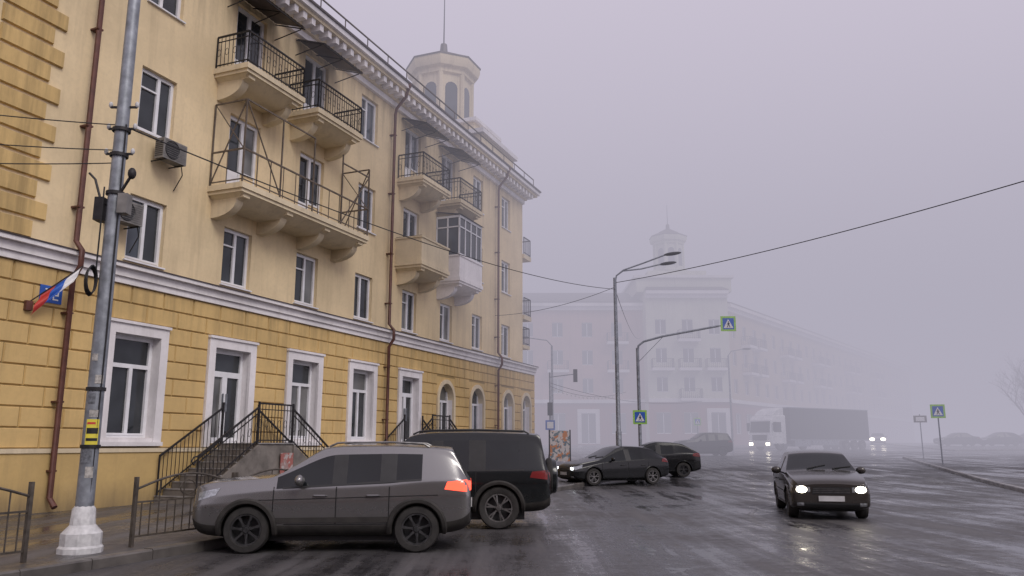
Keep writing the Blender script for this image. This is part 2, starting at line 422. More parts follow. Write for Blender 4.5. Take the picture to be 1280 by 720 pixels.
def tower(mb,cx,cy,z0,z1,r,mat,n=8,spire=6,trim='cream'):
    T=Matrix.Translation((cx,cy,0))@Matrix.Rotation(math.pi/n,4,'Z')
    mb.lathe([(r*1.18,z0),(r*1.18,z0+1.2),(r*1.25,z0+1.25),(r*1.25,z0+1.5),(r,z0+1.55),(r,z1-1.0),(r*1.1,z1-.95),(r*1.1,z1-.7),(r*1.24,z1-.6),(r*1.3,z1-.3),(r*1.3,z1)],T,mat,n,False)
    mb.lathe([(r*1.33,z1),(r*1.33,z1+.08),(r*.75,z1+.55),(r*.72,z1+.62),(.25,z1+1.15),(.2,z1+1.7),(.001,z1+1.8)],T,'roof',n,False)
    for k in range(n):
        a=2*math.pi*k/n; d=Vector((math.cos(a),math.sin(a),0)); t=Vector((-d.y,d.x,0)); ap=r*math.cos(math.pi/n)
        c=Vector((cx,cy,0))+d*(ap+.01); zc=(z0+1.9); zt=z1-1.5; w=r*.22
        q=[c-t*w+Vector((0,0,zc)),c+t*w+Vector((0,0,zc)),c+t*w+Vector((0,0,zt-w))]
        q+=[c+t*w*math.cos(u)+Vector((0,0,zt-w+w*math.sin(u))) for u in [math.pi*j/6 for j in range(1,6)]]+[c-t*w+Vector((0,0,zt-w))]
        mb.face(q,'glass')
        e=Vector((cx,cy,0))+Vector((math.cos(a+math.pi/n),math.sin(a+math.pi/n),0))*r
        mb.tube([e+Vector((0,0,z0+1.55)),e+Vector((0,0,z1-.95))],r*.09,mat,8)
    mb.tube([(cx,cy,z1+1.2),(cx,cy,z1+1.2+spire)],.05,'iron',6,.02)

# ------------------------------------------------------------------ near building
BLOC=(-15.07,6.10,0); BRZ=math.atan2(.927,.3749)
bld=empty('apartment_building',BLOC,BRZ)
S0,S1,SG=1.5,41.8,43.6
cols=[4.8,8.2,15.0,18.4,21.8,25.3,28.8,32.2,35.6,39.3]
up=[]; balc=(18.4,21.8,28.8,32.2)
rows=[(6.15,7.85),(9.6,11.35),(13.2,14.95)]
wins=MB(); wm=MB()
for c in cols:
    for ri,(a,b) in enumerate(rows):
        if ri>0 and c in balc: up.append((c-.68,c+.68,[0,8.85,12.40][ri],b,'b'))
        else:
            w=.60; up.append((c-w,c+w,a,b,'w'))
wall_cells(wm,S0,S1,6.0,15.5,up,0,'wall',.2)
for o in up:
    window(wins,*o[:4],0,o[4])
    if o[4]=='w': wins.bx(o[0]-.06,o[1]+.06,-.07,.1,o[2]-.05,o[2]-.012,'pvc')
gops=[(4.0,5.6,1.75,4.3,'g'),(7.4,9.0,1.75,4.3,'g'),(14.28,15.72,1.75,4.28,'g'),(17.72,19.18,1.62,4.28,'d'),(21.2,22.6,1.75,4.28,'g'),(24.7,26.1,1.75,4.28,'g'),(28.25,29.65,1.62,4.28,'d')]
arch=[(31.55,32.95),(34.9,36.3),(38.85,40.2),(41.6,42.8)]
gall=gops+[(a,b,1.62,4.25,'a') for a,b in arch]
wall_cells(wm,S0,SG,0,5.5,gall,.0,'groove',.3,'white')
ex=[]
for o in gops: ex.append((o[0]-.27,o[1]+.27,o[2]-.2,o[3]+.33))
for a,b in arch: ex.append((a-.2,b+.2,1.4,4.5))
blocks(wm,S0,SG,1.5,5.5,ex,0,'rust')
wm.bx(S0,SG,-.12,-.002,-.1,1.40,'plinth'); wm.bx(S0,SG,-.15,-.002,1.402,1.50,'cream')
for o in gops:
    a,b,c,d=o[:4]; t=.25
    for (x0,x1,z0,z1) in ((a-t,a,c-.1,d),(b,b+t,c-.1,d),(a-t,b+t,d,d+t)): wm.bx(x0,x1,-.09,.02,z0,z1,'white')
    wm.bx(a-t-.03,b+t+.03,-.14,.02,d+t,d+t+.07,'white')
    if o[4]=='g': wm.bx(a-t,b+t,-.16,.0,c-.2,c-.1,'white'); wm.bx(a+.002,b-.002,-.05,.2,c-.1,c-.003,'white')
    window(wins,a,b,c,d,.08,o[4])
for a,b in arch:
    cx=(a+b)/2; r=(b-a)/2; zs=4.25-r
    N=10
    for sgn in (-1,1):
        for i in range(N):
            t0=math.pi/2*i/N; t1=math.pi/2*(i+1)/N
            p0=(cx+sgn*r*math.cos(t0),zs+r*math.sin(t0)); p1=(cx+sgn*r*math.cos(t1),zs+r*math.sin(t1))
            wm.face([(p0[0],-.03,p0[1]),(p1[0],-.03,p1[1]),(p1[0],-.03,4.52),(p0[0],-.03,4.52)],'rust')
            wm.face([(p0[0],-.03,p0[1]),(p1[0],-.03,p1[1]),(p1[0],.28,p1[1]),(p0[0],.28,p0[1])],'cream')
            q0=(cx+sgn*(r+.18)*math.cos(t0),zs+(r+.18)*math.sin(t0)); q1=(cx+sgn*(r+.18)*math.cos(t1),zs+(r+.18)*math.sin(t1))
            wm.raw([(p0[0],-.03,p0[1]),(p1[0],-.03,p1[1]),(q1[0],-.03,q1[1]),(q0[0],-.03,q0[1]),(p0[0],-.09,p0[1]),(p1[0],-.09,p1[1]),(q1[0],-.09,q1[1]),(q0[0],-.09,q0[1])],
                   [(4,5,6,7),(0,1,5,4),(2,3,7,6)],'cream')
        x0=cx+sgn*r; x1=cx+sgn*(r+.18); wm.bx(min(x0,x1),max(x0,x1),-.09,.0,1.5,zs,'cream')
        xo=cx+sgn*(r+.2)
        wm.face([(x0,-.028,zs),(xo,-.028,zs),(xo,-.028,4.52),(x0,-.028,4.52)],'rust')
    window(wins,a,b,1.65,4.25,.1,'g')
wm.bx(S0,SG,-.10,.02,5.50,5.66,'white'); wm.bx(S0,SG,-.16,.02,5.662,5.86,'white'); wm.bx(S0,SG,-.28,.02,5.862,5.96,'white'); wm.bx(S0,SG,-.31,.0,5.962,5.985,'roof')
wm.bx(S1,SG,.0,13,5.4,5.96,'white')
wm.bx(S0,S1+.02,-.14,.0,15.30,15.52,'white'); wm.bx(S0,S1+.1,-.26,.0,15.522,15.72,'cream')
x=S0+.2
while x<S1+.3:
    wm.bx(x,x+.20,-.66,-.262,15.56,15.80,'white'); x+=.47
wm.bx(S0,S1+.6,-.72,.0,15.803,15.93,'cream'); wm.bx(S0,S1+.75,-.84,.0,15.932,16.12,'white'); wm.bx(S0,S1+.8,-.9,.0,16.122,16.2,'roof')
wm.face([(S1,0,6),(S1,13,6),(S1,13,15.9),(S1,0,15.9)],'wall')
for k,(z0,z1,o) in enumerate(((15.30,15.52,.14),(15.522,15.72,.26),(15.803,15.93,.6),(15.932,16.12,.75))):
    wm.bx(S1+.001,S1+o,0.001,13,z0,z1,'cream' if k%2 else 'white')
wm.face([(SG,0,-.2),(SG,13,-.2),(SG,13,5.5),(SG,0,5.5)],'rust')
wm.face([(S0,13,-.2),(SG,13,-.2),(SG,13,16),(S0,13,16)],'wall'); wm.face([(S0,0,-.2),(S0,13,-.2),(S0,13,16),(S0,0,16)],'wall')
roof=MB()
roof.raw([(S0,-.85,16.2),(S1+.75,-.85,16.2),(S1+.75,13.5,16.2),(S0,13.5,16.2),(S0+3,6.5,18.6),(S1-5,6.5,18.6)],[(0,1,5,4),(1,2,5),(2,3,4,5),(3,0,4)],'roof')
roof.bx(36.8,41.4,.4,8,16.1,17.9,'cream'); roof.bx(36.6,41.6,.2,8.2,17.903,18.15,'white'); roof.bx(37.6,40.8,1.2,7.4,18.153,19.0,'cream'); roof.bx(37.4,41.0,1.0,7.6,19.003,19.2,'white')
tower(roof,42.2-1.0,5.0,17.5,24.4,1.75,'cream',8,6)
railing(roof,[(S0,-.55,16.25),(S1+.4,-.55,16.25)],.6,'greypipe',1.5,.03)
for x in (9,16.5,23,33): roof.bx(x,x+.7,3,3.7,16.5,19.0,'cream'); roof.bx(x-.06,x+.76,2.94,3.76,19.003,19.1,'roof')
roof.obj('roof_and_tower',bld)
wm.obj('walls',bld); wins.obj('windows',bld)
q=MB(); z=6.05;k=0
while z<15.2:
    w=1.55 if k%2 else 1.25
    c=.02; x0,x1=10.6,10.6+w
    q.raw([(x0,-.002,z),(x1,-.002,z),(x1,-.002,z+.4),(x0,-.002,z+.4),(x0+c,-.07,z+c),(x1-c,-.07,z+c),(x1-c,-.07,z+.4-c),(x0+c,-.07,z+.4-c)],[(4,5,6,7),(0,1,5,4),(1,2,6,5),(2,3,7,6),(3,0,4,7)],'rust')
    z+=.46;k+=1
q.obj('quoins',bld)
b=MB()
balcony(b,16.9,19.6,12.38,1.25); canopy(b,17.2,19.5,14.8,1.2)
balcony(b,20.3,22.95,12.38,1.25); canopy(b,20.5,22.9,14.8,1.2)
balcony(b,17.0,23.6,8.82,1.25,'none',4)
railing(b,[(17.05,-.04,8.82),(17.05,-1.19,8.82),(23.55,-1.19,8.82),(23.55,-.04,8.82)],1.0,'greypipe',.55,.02)
for x in (17.05,18.7,20.3,21.9,23.55):
    b.bar((x,-1.19,8.82),(x,-1.19,11.3),.04,'greypipe')
for x in (17.05,23.55):
    b.bar((x,-.05,8.82),(x,-.05,11.3),.04,'greypipe'); b.bar((x,-.05,11.3),(x,-1.19,11.3),.04,'greypipe'); b.bar((x,-.05,8.9),(x,-1.19,11.3),.03,'greypipe'); b.bar((x,-.05,11.3),(x,-1.19,9.8),.025,'greypipe')
b.bar((17.05,-1.19,11.3),(20.3,-1.19,11.3),.04,'greypipe'); b.bar((21.9,-1.19,11.0),(23.55,-1.19,11.0),.04,'greypipe')
b.bar((17.05,-1.19,11.3),(18.7,-1.19,8.9),.03,'greypipe'); b.bar((21.9,-1.19,8.9),(23.55,-1.19,11.0),.03,'greypipe')
balcony(b,27.5,30.0,12.38,1.25); canopy(b,27.7,29.9,14.8,1.2)
balcony(b,31.0,33.4,12.38,1.25); canopy(b,31.1,33.3,14.8,1.2)
balcony(b,27.5,30.0,8.82,1.25,'solid'); 
balcony(b,31.0,33.5,8.82,1.25,'solid',2,'white')
za,zb=9.84,11.55
for x in [31.05,31.65,32.25,32.85,33.38]:
    b.bx(x-.03,x+.03,-1.2,-1.14,za,zb,'pvc')
b.bx(31.02,33.42,-1.21,-1.13,zb,zb+.1,'pvc'); b.bx(31.02,33.42,-1.22,-1.12,za,za+.06,'pvc'); b.bx(31.02,33.42,-1.2,-1.14,11.1,11.15,'pvc')
b.face([(31.05,-1.16,za),(33.4,-1.16,za),(33.4,-1.16,zb),(31.05,-1.16,zb)],'glass')
for x in (31.06,33.4):
    b.face([(x,-1.16,za),(x,-.01,za),(x,-.01,zb),(x,-1.16,zb)],'glass3')
    for y in (-1.17,-.6,-.05): b.bx(x-.03,x+.03,y-.03,y+.03,za,zb,'pvc')
    b.bx(x-.03,x+.03,-1.13,-.02,zb,zb+.1,'pvc'); b.bx(x-.03,x+.03,-1.13,-.02,11.1,11.15,'pvc')
b.raw([(30.95,-1.3,11.66),(33.5,-1.3,11.66),(33.5,-.01,11.9),(30.95,-.01,11.9)],[(0,1,2,3)],'roof')
b.bx(27.55,29.95,-1.2,-.02,9.843,9.87,'roof')
for zt in (8.8,12.35):
    b.bx(S1+.005,S1+1.15,-.1,2.4,zt-.25,zt,'cream'); railing(b,[(S1+.05,-.06,zt),(S1+1.1,-.06,zt),(S1+1.1,2.35,zt)],1.0)
b.bx(S1+.005,S1+1.0,-.05,2.4,6.9,7.1,'cream'); railing(b,[(S1+.05,-.03,7.1),(S1+.95,-.03,7.1),(S1+.95,2.35,7.1)],1.0)
b.obj('balconies',bld)
p=MB()
def pipe(x,zt,mat,r=.06):
    p.tube([(x,-.75,zt),(x,-.7,zt-.25),(x,-.25,zt-.75),(x,-.2,zt-1),(x,-.2,6.2),(x,-.42,5.95),(x,-.42,5.6),(x,-.22,5.3),(x,-.22,.45),(x,-.4,.25)],r,mat,10)
    p.lathe([(.06,0),(.16,.22),(.16,.3),(.06,.3)],Matrix.Translation((x,-.75,zt-.05)),mat,12)
    for z in (14,11.5,9,7,4.5,2.5,1): p.bx(x-.08,x+.08,-.26,.0,z,z+.04,mat)
pipe(12.85,15.9,'rustpipe',.065); pipe(26.9,15.9,'rustpipe'); pipe(37.8,15.9,'rustpipe')
p.obj('downpipes',bld)
def ac(mb,x,y,z):
    mb.bx(x-.4,x+.4,y-.3,y,z,z+.55,'acw')
    T=Matrix.Translation((x-.1,y-.302,z+.28))@Matrix.Rotation(R(90),4,'X')
    mb.lathe([(.001,.005),(.22,.005),(.24,.02),(.25,.0)],T,'black',20)
    for k in range(9): mb.bx(x-.36,x+.36,y-.31,y-.303,z+.05+k*.055,z+.06+k*.055,'acw')
    for k in range(8): mb.bx(x-.408,x-.402,y-.28,y-.02,z+.06+k*.055,z+.08+k*.055,'black')
    mb.bar((x-.3,y+.2,z-.02),(x-.3,y-.32,z-.02),.03,'iron'); mb.bar((x+.3,y+.2,z-.02),(x+.3,y-.32,z-.02),.03,'iron')
    mb.tube([(x+.42,y-.1,z+.1),(x+.5,y-.1,z-.2),(x+.5,-.03,z-.6)],.015,'black',6)
a=MB(); ac(a,15.25,-.2,8.9); ac(a,14.0,-.2,6.9); a.obj('air_conditioners',bld,bevel=.01)
def stairs(mb,xc,zl=1.60,n=9,half=.75,w=1.35,y0=-.16):
    rise=(zl-.14)/n; run=.27; y1=y0-w
    mb.bx(xc-half,xc+half,y1,y0,0.0,zl,'conc')
    for sg in (-1,1):
        for i in range(1,n):
            xa=xc+sg*(half+run*(i-1)); xb=xc+sg*(half+run*i)
            mb.bx(min(xa,xb),max(xa,xb),y1+.02,y0,0,zl-rise*i,'conc')
            e=xb; mb.bx(min(e-.03*sg,e+.015*sg),max(e-.03*sg,e+.015*sg),y1+.01,y0,zl-rise*i,zl-rise*i+.03,'kerb')
        ex=xc+sg*(half+run*(n-1))
        poly=[(xc+sg*half,zl-.02),(ex,.3),(ex,.05),(xc+sg*half,.05)]
        mb.prism(poly,lambda q_,k_:(q_[0],k_,q_[1]),y1-.06,y1+.02,'conc')
        a_=Vector((xc+sg*half,y1+.03,zl)); b_=Vector((ex,y1+.03,zl-rise*(n-1)))
        railing(mb,[a_,b_],1.0,decor=True); railing(mb,[a_+Vector((0,w-.1,0)),b_+Vector((0,w-.1,0))],1.0)
        mb.tube([b_+Vector((0,0,1.0)),b_+Vector((sg*.15,0,.98)),b_+Vector((sg*.22,0,.88)),b_+Vector((sg*.15,0,.8)),b_+Vector((sg*.08,0,.86))],.02,'iron',6)
        for k in (0,1): mb.bar(a_+Vector((0,k*(w-.1),0)),a_+Vector((0,k*(w-.1),1.15)),.05,'iron')
    railing(mb,[(xc-half,y1+.03,zl),(xc+half,y1+.03,zl)],1.1,decor=True)
    mb.bx(xc-half-.02,xc+half+.02,y1-.04,y0,zl,zl+.03,'kerb')
s=MB(); stairs(s,18.45+.3); s.obj('entrance_stairs',bld)
s=MB(); stairs(s,29.0); s.obj('entrance_stairs',bld)
def murmat(name,c1,c2,c3,sc_=3):
    m,nt,b_=newmat(name); v=ocoord(nt); n=noise(nt,sc_,3,v); n2=noise(nt,sc_*1.7,2,v)
    c=mixc(nt,mrange(nt,n.outputs[0],.47,.5),c1,c2); c=mixc(nt,mrange(nt,n2.outputs[0],.54,.57),c,c3); L(nt,c,b_.inputs['Base Color']); return m
s=MB(); s.bx(18.9,19.45,-1.60,-1.575,.35,1.35,murmat('mural_pink',(.32,.22,.20),(.34,.12,.10),(.42,.37,.35),4)); s.obj('painted_mural',bld)
# flag + house number
f=MB()
f.bx(12.2,12.75,-.06,-.04,4.70,5.08,'blue')
for dx in (0,.2):
    z_=-.04
    f.bx(12.32+dx,12.46+dx,-.066,-.061,5.02+z_,5.05+z_,'signw'); f.bx(12.43+dx,12.46+dx,-.0665,-.061,4.94+z_,5.02+z_,'signw'); f.bx(12.32+dx,12.46+dx,-.066,-.061,4.91+z_,4.94+z_,'signw'); f.bx(12.32+dx,12.35+dx,-.0665,-.061,4.84+z_,4.91+z_,'signw'); f.bx(12.32+dx,12.46+dx,-.066,-.061,4.81+z_,4.84+z_,'signw')
pa=Vector((11.95,-.06,4.62)); pb=Vector((12.75,-.62,5.55))
f.tube([pa,pb],.015,'iron',6); f.bx(11.87,12.03,-.12,-.04,4.45,4.66,'rustpipe')
nx=12
for j,mt in enumerate(('red','blue','signw')):
    vs=[];fs=[]
    for i in range(nx+1):
        for k in range(2):
            u=i/nx; v_=(j+k)/3
            q_=pa.lerp(pb,.22+.78*v_)
            vs.append((q_.x-.20*u+.03*math.sin(u*8+v_*3),q_.y+.05*math.sin(u*7+v_*4)*u,q_.z-(.50-.1*v_)*u))
    for i in range(nx): fs.append((2*i,2*i+1,2*i+3,2*i+2))
    f.raw(vs,fs,mt,True)
f.obj('flag_and_number_plate',bld)

# ------------------------------------------------------------------ distant building
M['pink']=plaster('plaster_pink',(.50,.31,.25)); M['pale']=plaster('plaster_pale_green',(.62,.62,.50)); M['brown']=plaster('plaster_red_brown',(.24,.055,.03)); M['tan']=plaster('plaster_tan',(.46,.35,.22)); M['brick']=plaster('plaster_brick',(.20,.12,.08))
far=empty('corner_building',(0,0,0))
def wing(parent,name,loc,ang,Ln,z0,z1,mat,gmat='brown',sp=3.4,balc=(),doors=()):
    o=MB(); ops=[]; n=int(Ln/sp); off=(Ln-n*sp)/2
    for i in range(n):
        x=off+sp*(i+.5)
        for a,b in ((5.9,7.6),(9.1,10.8),(12.3,14.0)): ops.append((x-.6,x+.6,z0+a,z0+b))
    g=[]
    for i in range(n):
        x=off+sp*(i+.5); g.append((x-.8,x+.8,z0+(.3 if i in doors else 1.4),z0+3.7))
    wall_cells(o,0,Ln,z0+5,z1-.8,ops,0,mat,.2); wall_cells(o,0,Ln,z0-1.5,z0+5,g,0,gmat,.2,'white')
    for q_ in ops+g: window(o,*q_,0,cheap=True)
    for gi,q_ in enumerate(g): 
        t_=.45 if gi in doors else .12
        for (x0,x1,za_,zb_) in ((q_[0]-t_,q_[0],q_[2],q_[3]),(q_[1],q_[1]+t_,q_[2],q_[3]),(q_[0]-t_,q_[1]+t_,q_[3],q_[3]+t_)): o.bx(x0,x1,-.08,-.002,za_,zb_,'white' if gi in doors else gmat)
    o.bx(0,Ln,-.3,-.002,z0+4.8,z0+5.2,'white')
    o.bx(0,Ln,-.4,-.002,z1-.9,z1-.5,'white'); o.bx(-.0,Ln,-.8,.0,z1-.498,z1-.1,'white'); o.bx(0,Ln,-.85,0,z1-.098,z1,'roof')
    o.raw([(0,-.8,z1),(Ln,-.8,z1),(Ln,12,z1),(0,12,z1),(1,5.5,z1+2.2),(Ln-1,5.5,z1+2.2)],[(0,1,5,4),(1,2,5),(2,3,4,5),(3,0,4)],'roof')
    o.face([(0,12,z0-2),(Ln,12,z0-2),(Ln,12,z1),(0,12,z1)],mat)
    for x in (0,Ln): o.face([(x,0,z0-2),(x,12,z0-2),(x,12,z1),(x,0,z1)],mat)
    for i,rr in balc:
        x=off+sp*(i+.5); zt=z0+(5.2,8.5,11.7)[rr]
        o.bx(x-1.2,x+1.2,-1.1,-.002,zt-.3,zt,'white'); railing(o,[(x-1.15,-.05,zt),(x-1.15,-1.05,zt),(x+1.15,-1.05,zt),(x+1.15,-.05,zt)],1.0,'iron',.2,.03)
    return o.obj(name,parent,loc,ang)
wing(far,'left_wing',(-8,91,0),0,23,1.3,17.6,'pink',balc=((3,1),(5,1),(5,2)),doors=(4,))
wing(far,'centre_block',(15,88.6,0),0,9.2,1.3,18.6,'pale',sp=3.0,balc=((1,0),(1,1),(1,2),(0,1),(2,1)),doors=(2,))
wing(far,'right_wing',(24.2,90,0),math.atan2(.8,.6),100,1.3,17.4,'tan',balc=tuple((i,r) for i in (1,2,5,6,9,10,14,15,19,20) for r in (1,2)),doors=(3,9))
t=MB(); t.bx(14.2,25,89.5,100,18.6,20.2,'pale'); t.bx(13.9,25.3,89.2,100.3,20.203,20.5,'white'); t.bx(15.8,22.6,91,98,20.503,21.4,'pale')
tower(t,19.0,94.5,20.6,26.2,1.75,'pale',8,3); t.obj('tower',far)
wing(None,'unseen_reflection_building',(48,-30,0),math.pi,96,0,14.5,'brick',balc=())  # unseen building added behind the camera to darken reflections on the cars

# ------------------------------------------------------------------ vehicles
def wheel(mb,c,r,w,side,rim='rim',spokes=5):
    T=Matrix.Translation(c)@Matrix.Rotation(-R(90)*side,4,'X')
    hw=w/2
    mb.lathe([(r*.66,-hw),(r*.9,-hw),(r*.985,-hw*.75),(r,-hw*.3),(r,hw*.3),(r*.985,hw*.75),(r*.93,hw*.98),(r*.70,hw),(r*.665,hw*.9)],T,'tyre',32)
    mb.lathe([(r*.67,hw*.9),(r*.63,hw*.85),(r*.60,hw*.3),(r*.55,-hw*.2),(.001,-hw*.2)],T,'black',32)
    mb.lathe([(r*.675,hw*.86),(r*.665,hw*.96),(r*.61,hw*.94),(r*.60,hw*.6)],T,rim,32)
    mb.lathe([(.001,hw*.92),(r*.12,hw*.9),(r*.17,hw*.7),(r*.2,hw*.2)],T,rim,16)
    for k in range(spokes):
        a=2*math.pi*k/spokes+.3
        for da in (-.13,.13):
            A=Matrix.Rotation(a,4,'Z'); d1=Vector((r*.12,r*da*.7,hw*.72)); d2=Vector((r*.63,r*da*2.0,hw*.80))
            p=T@A@d1; q_=T@A@d2; mb.bar(p,q_,r*.07,rim)
def car(name,st,wf,wr,r,paint,loc,ang,zs=1.0,clad=False,rim='rim',lights='off',tail='off',spare=False,rails=False,yhl=(.42,.70),zhl=(.58,.72),spokes=5,hls=1.0):
    Ln=st[-1][0]; X=lambda x: Ln/2-x
    root=empty(name,loc,ang)
    mats=[M[paint],M['cglass'],M['black'],M['seam'],M['clad']]
    vs=[];fs=[];fm=[];rings=[]
    for (x,zl,zb,zt,w,wt,tag) in st:
        zb*=zs;zt*=zs
        z2=zl+(.20 if clad else .10)
        mid=(z2+zb)/2+.06
        ring=[(0,zl),(w*.9,zl),(w*.985,z2),(w,mid),(w*.965,zb),(w*.965*.15+wt*.85,zb*.15+(zt-.03)*.85),(wt,zt-.01),(wt*.6,zt+.02),(0,zt+.03)]
        full=ring+[(-a,b) for a,b in ring[7:0:-1]]
        o=len(vs); vs+=[(X(x),a,b) for a,b in full]; rings.append([o+k for k in range(16)])
    for i in range(len(st)-1):
        tag=st[i][6]
        for k in range(16):
            kk=k if k<8 else 15-k
            m=0
            if kk==0: m=2
            elif kk==1: m=4 if clad else 0
            elif kk==4:
                if tag in('ws','g'): m=1
                elif tag=='p': m=2
            elif kk in(6,7) and tag in('ws','rg'): m=1
            a,b_=rings[i],rings[i+1]; fs.append((a[k],a[(k+1)%16],b_[(k+1)%16],b_[k])); fm.append(m)
    for rg in (rings[0],rings[-1]):
        fs.append((rg[0],rg[1],rg[15])); fm.append(4 if clad else 0)
        for k in range(1,7): fs.append((rg[k],rg[k+1],rg[15-k],rg[16-k])); fm.append(4 if clad and k<2 else 0)
        fs.append((rg[7],rg[8],rg[9])); fm.append(0)
    me=bpy.data.meshes.new('body'); me.from_pydata(vs,[],fs)
    for m in mats: me.materials.append(m)
    me.polygons.foreach_set('material_index',fm)
    bm=bmesh.new(); bm.from_mesh(me); bmesh.ops.recalc_face_normals(bm,faces=bm.faces)
    cl=bm.edges.layers.float.new('crease_edge'); bm.verts.ensure_lookup_table()
    idx={}
    for i,rg in enumerate(rings):
        for k,vv in enumerate(rg): idx[vv]=(i,k if k<=8 else 16-k)
    for e in bm.edges:
        a=idx[e.verts[0].index]; b_=idx[e.verts[1].index]
        if a[1]==b_[1] and a[0]!=b_[0]:
            if a[1]==4: e[cl]=.7
            elif a[1]==6: e[cl]=.5
            elif a[1]==2: e[cl]=.6
            elif a[1]==5: e[cl]=.45
            elif a[1]==3: e[cl]=.45
        elif a[0]==b_[0] and a[0] in (0,len(st)-1): e[cl]=.4
        elif a[0]==b_[0] and st[a[0]][6]=='ws' and a[1]>=6 and b_[1]>=6: e[cl]=.7
        elif a[0]==b_[0] and a[0]>0 and (st[a[0]-1][6]=='ws' or st[a[0]][6]=='rg' or st[a[0]-1][6]=='rg') and a[1]>=6 and b_[1]>=6: e[cl]=.5
    bm.to_mesh(me); bm.free()
    bo=bpy.data.objects.new('tmp',me); COL.objects.link(bo)
    ss=bo.modifiers.new('s','SUBSURF'); ss.levels=3; ss.render_levels=3
    cu=MB(); cu.mats=mats[:]
    W=max(s_[4] for s_ in st)
    for x in (wf,wr):
        for sd in (-1,1):
            y0,y1=(W-.30)*sd,(W+.3)*sd; N=40; rr=r+.055
            vv=[(X(x)+rr*math.cos(2*math.pi*k/N),y,r+rr*math.sin(2*math.pi*k/N)) for y in (y0,y1) for k in range(N)]
            ff=[list(range(N)),list(range(N,2*N))]+[(k,(k+1)%N,N+(k+1)%N,N+k) for k in range(N)]
            cu.raw(vv,ff,M['black'])
    co=cu.obj('cut'); bo_m=bo.modifiers.new('b','BOOLEAN'); bo_m.object=co; bo_m.operation='DIFFERENCE'; bo_m.solver='EXACT'
    dg=bpy.context.evaluated_depsgraph_get(); dg.update()
    nm=bpy.data.meshes.new_from_object(bo.evaluated_get(dg))
    bpy.data.objects.remove(bo); bpy.data.objects.remove(co)
    nm.polygons.foreach_set('use_smooth',[True]*len(nm.polygons)); nm.set_sharp_from_angle(angle=R(38))
    body=bpy.data.objects.new('body',nm); COL.objects.link(body); body.parent=root
    bvh=BVHTree.FromPolygons([v.co.copy() for v in nm.vertices],[list(p.vertices) for p in nm.polygons])
    d=MB()
    def hit(ax,a,b_):
        if ax=='L': o_,dr=Vector((a,4,b_)),Vector((0,-1,0))
        elif ax=='R': o_,dr=Vector((a,-4,b_)),Vector((0,1,0))
        elif ax=='F': o_,dr=Vector((6,a,b_)),Vector((-1,0,0))
        elif ax=='B': o_,dr=Vector((-6,a,b_)),Vector((1,0,0))
        else: o_,dr=Vector((a,b_,4)),Vector((0,0,-1))
        p=bvh.ray_cast(o_,dr)[0]
        return (p,dr) if p is not None else (None,dr)
    def patch(ax,quad,mat,off=.005,nu=6,nv=4,lim=.35):
        g=[]
        for i in range(nu+1):
            row=[]
            for j in range(nv+1):
                u=i/nu;v=j/nv
                a=(quad[0][0]*(1-u)+quad[1][0]*u)*(1-v)+(quad[3][0]*(1-u)+quad[2][0]*u)*v
                b_=(quad[0][1]*(1-u)+quad[1][1]*u)*(1-v)+(quad[3][1]*(1-u)+quad[2][1]*u)*v
                p,dr=hit(ax,a,b_); row.append(None if p is None else p-dr*off)
            g.append(row)
        for i in range(nu):
            for j in range(nv):
                c=[g[i][j],g[i+1][j],g[i+1][j+1],g[i][j+1]]
                if any(x_ is None for x_ in c): continue
                if max((c[0]-x_).length for x_ in c)>lim: continue
                d.raw(c,[(0,1,2,3)],mat,True)
    hl={'off':'headoff','on':'head','drl':'drl'}[lights]; tl='tail' if tail=='on' else 'tailoff'
    W_=W
    for sd,ax in ((1,'L'),(-1,'R')):
        zsill=st[4][1]+(.21 if clad else .12)
        ws=[s_ for s_ in st if s_[6]=='ws'][0]; ps=[s_ for s_ in st if s_[6]=='p']; bs=[s_ for s_ in st if s_[6]=='b'][0]
        xs_=[ws[0]+.02]+[p_[0]+.05 for p_ in ps[:1]]+[(ps[1][0]+.04) if len(ps)>1 else wr-r*.6]
        for xx in xs_:
            zb_=ws[2]*zs+.03; xq=X(xx); patch(ax,[(xq-.008,zsill),(xq+.008,zsill),(xq+.008,zb_),(xq-.008,zb_)],'seam',.003,1,10)
        patch(ax,[(X(xs_[0]),zsill),(X(xs_[-1]),zsill),(X(xs_[-1]),zsill+.014),(X(xs_[0]),zsill+.014)],'seam',.003,10,1)
        zbt=ws[2]*zs
        patch(ax,[(X(ws[0]+.15),zbt+.0),(X(bs[0]),bs[2]*zs-.012),(X(bs[0]),bs[2]*zs+.014),(X(ws[0]+.15),zbt+.026)],'black',.008,12,1)
        if clad:
            patch(ax,[(X(wf+r+.09),zsill+.035),(X(wr-r-.09),zsill+.035),(X(wr-r-.09),zsill+.115),(X(wf+r+.09),zsill+.105)],'clad',.018,8,1)
            # dark strip along the doors, painted shade of a body crease
            patch(ax,[(X(wf+r*.2),zbt-.17),(X(Ln-.5),zbt-.10),(X(Ln-.5),zbt-.088),(X(wf+r*.2),zbt-.158)],'seam',.0035,14,1) if paint=='p_grey' else None
        else:
            patch(ax,[(X(wf+r+.08),zsill+.20),(X(wr-r-.08),zsill+.22),(X(wr-r-.08),zsill+.26),(X(wf+r+.08),zsill+.24)],paint,.016,8,1)
        for xx in xs_[1:]:
            hp,_=hit(ax,X(xx-.24),zbt-.10)
            if hp is not None: d.tube([hp+Vector((-.10,0,0)),hp+Vector((-.08,sd*.035,.005)),hp+Vector((.08,sd*.035,.005)),hp+Vector((.10,0,0))],.013,'black' if not clad else paint,6)
        patch(ax,[(X(.10),zhl[0]+.02),(X(.36),zhl[0]+.10),(X(.42),zhl[1]+.07),(X(.10),zhl[1])],'headoff',.006)
        zt0=st[-2][2]*zs
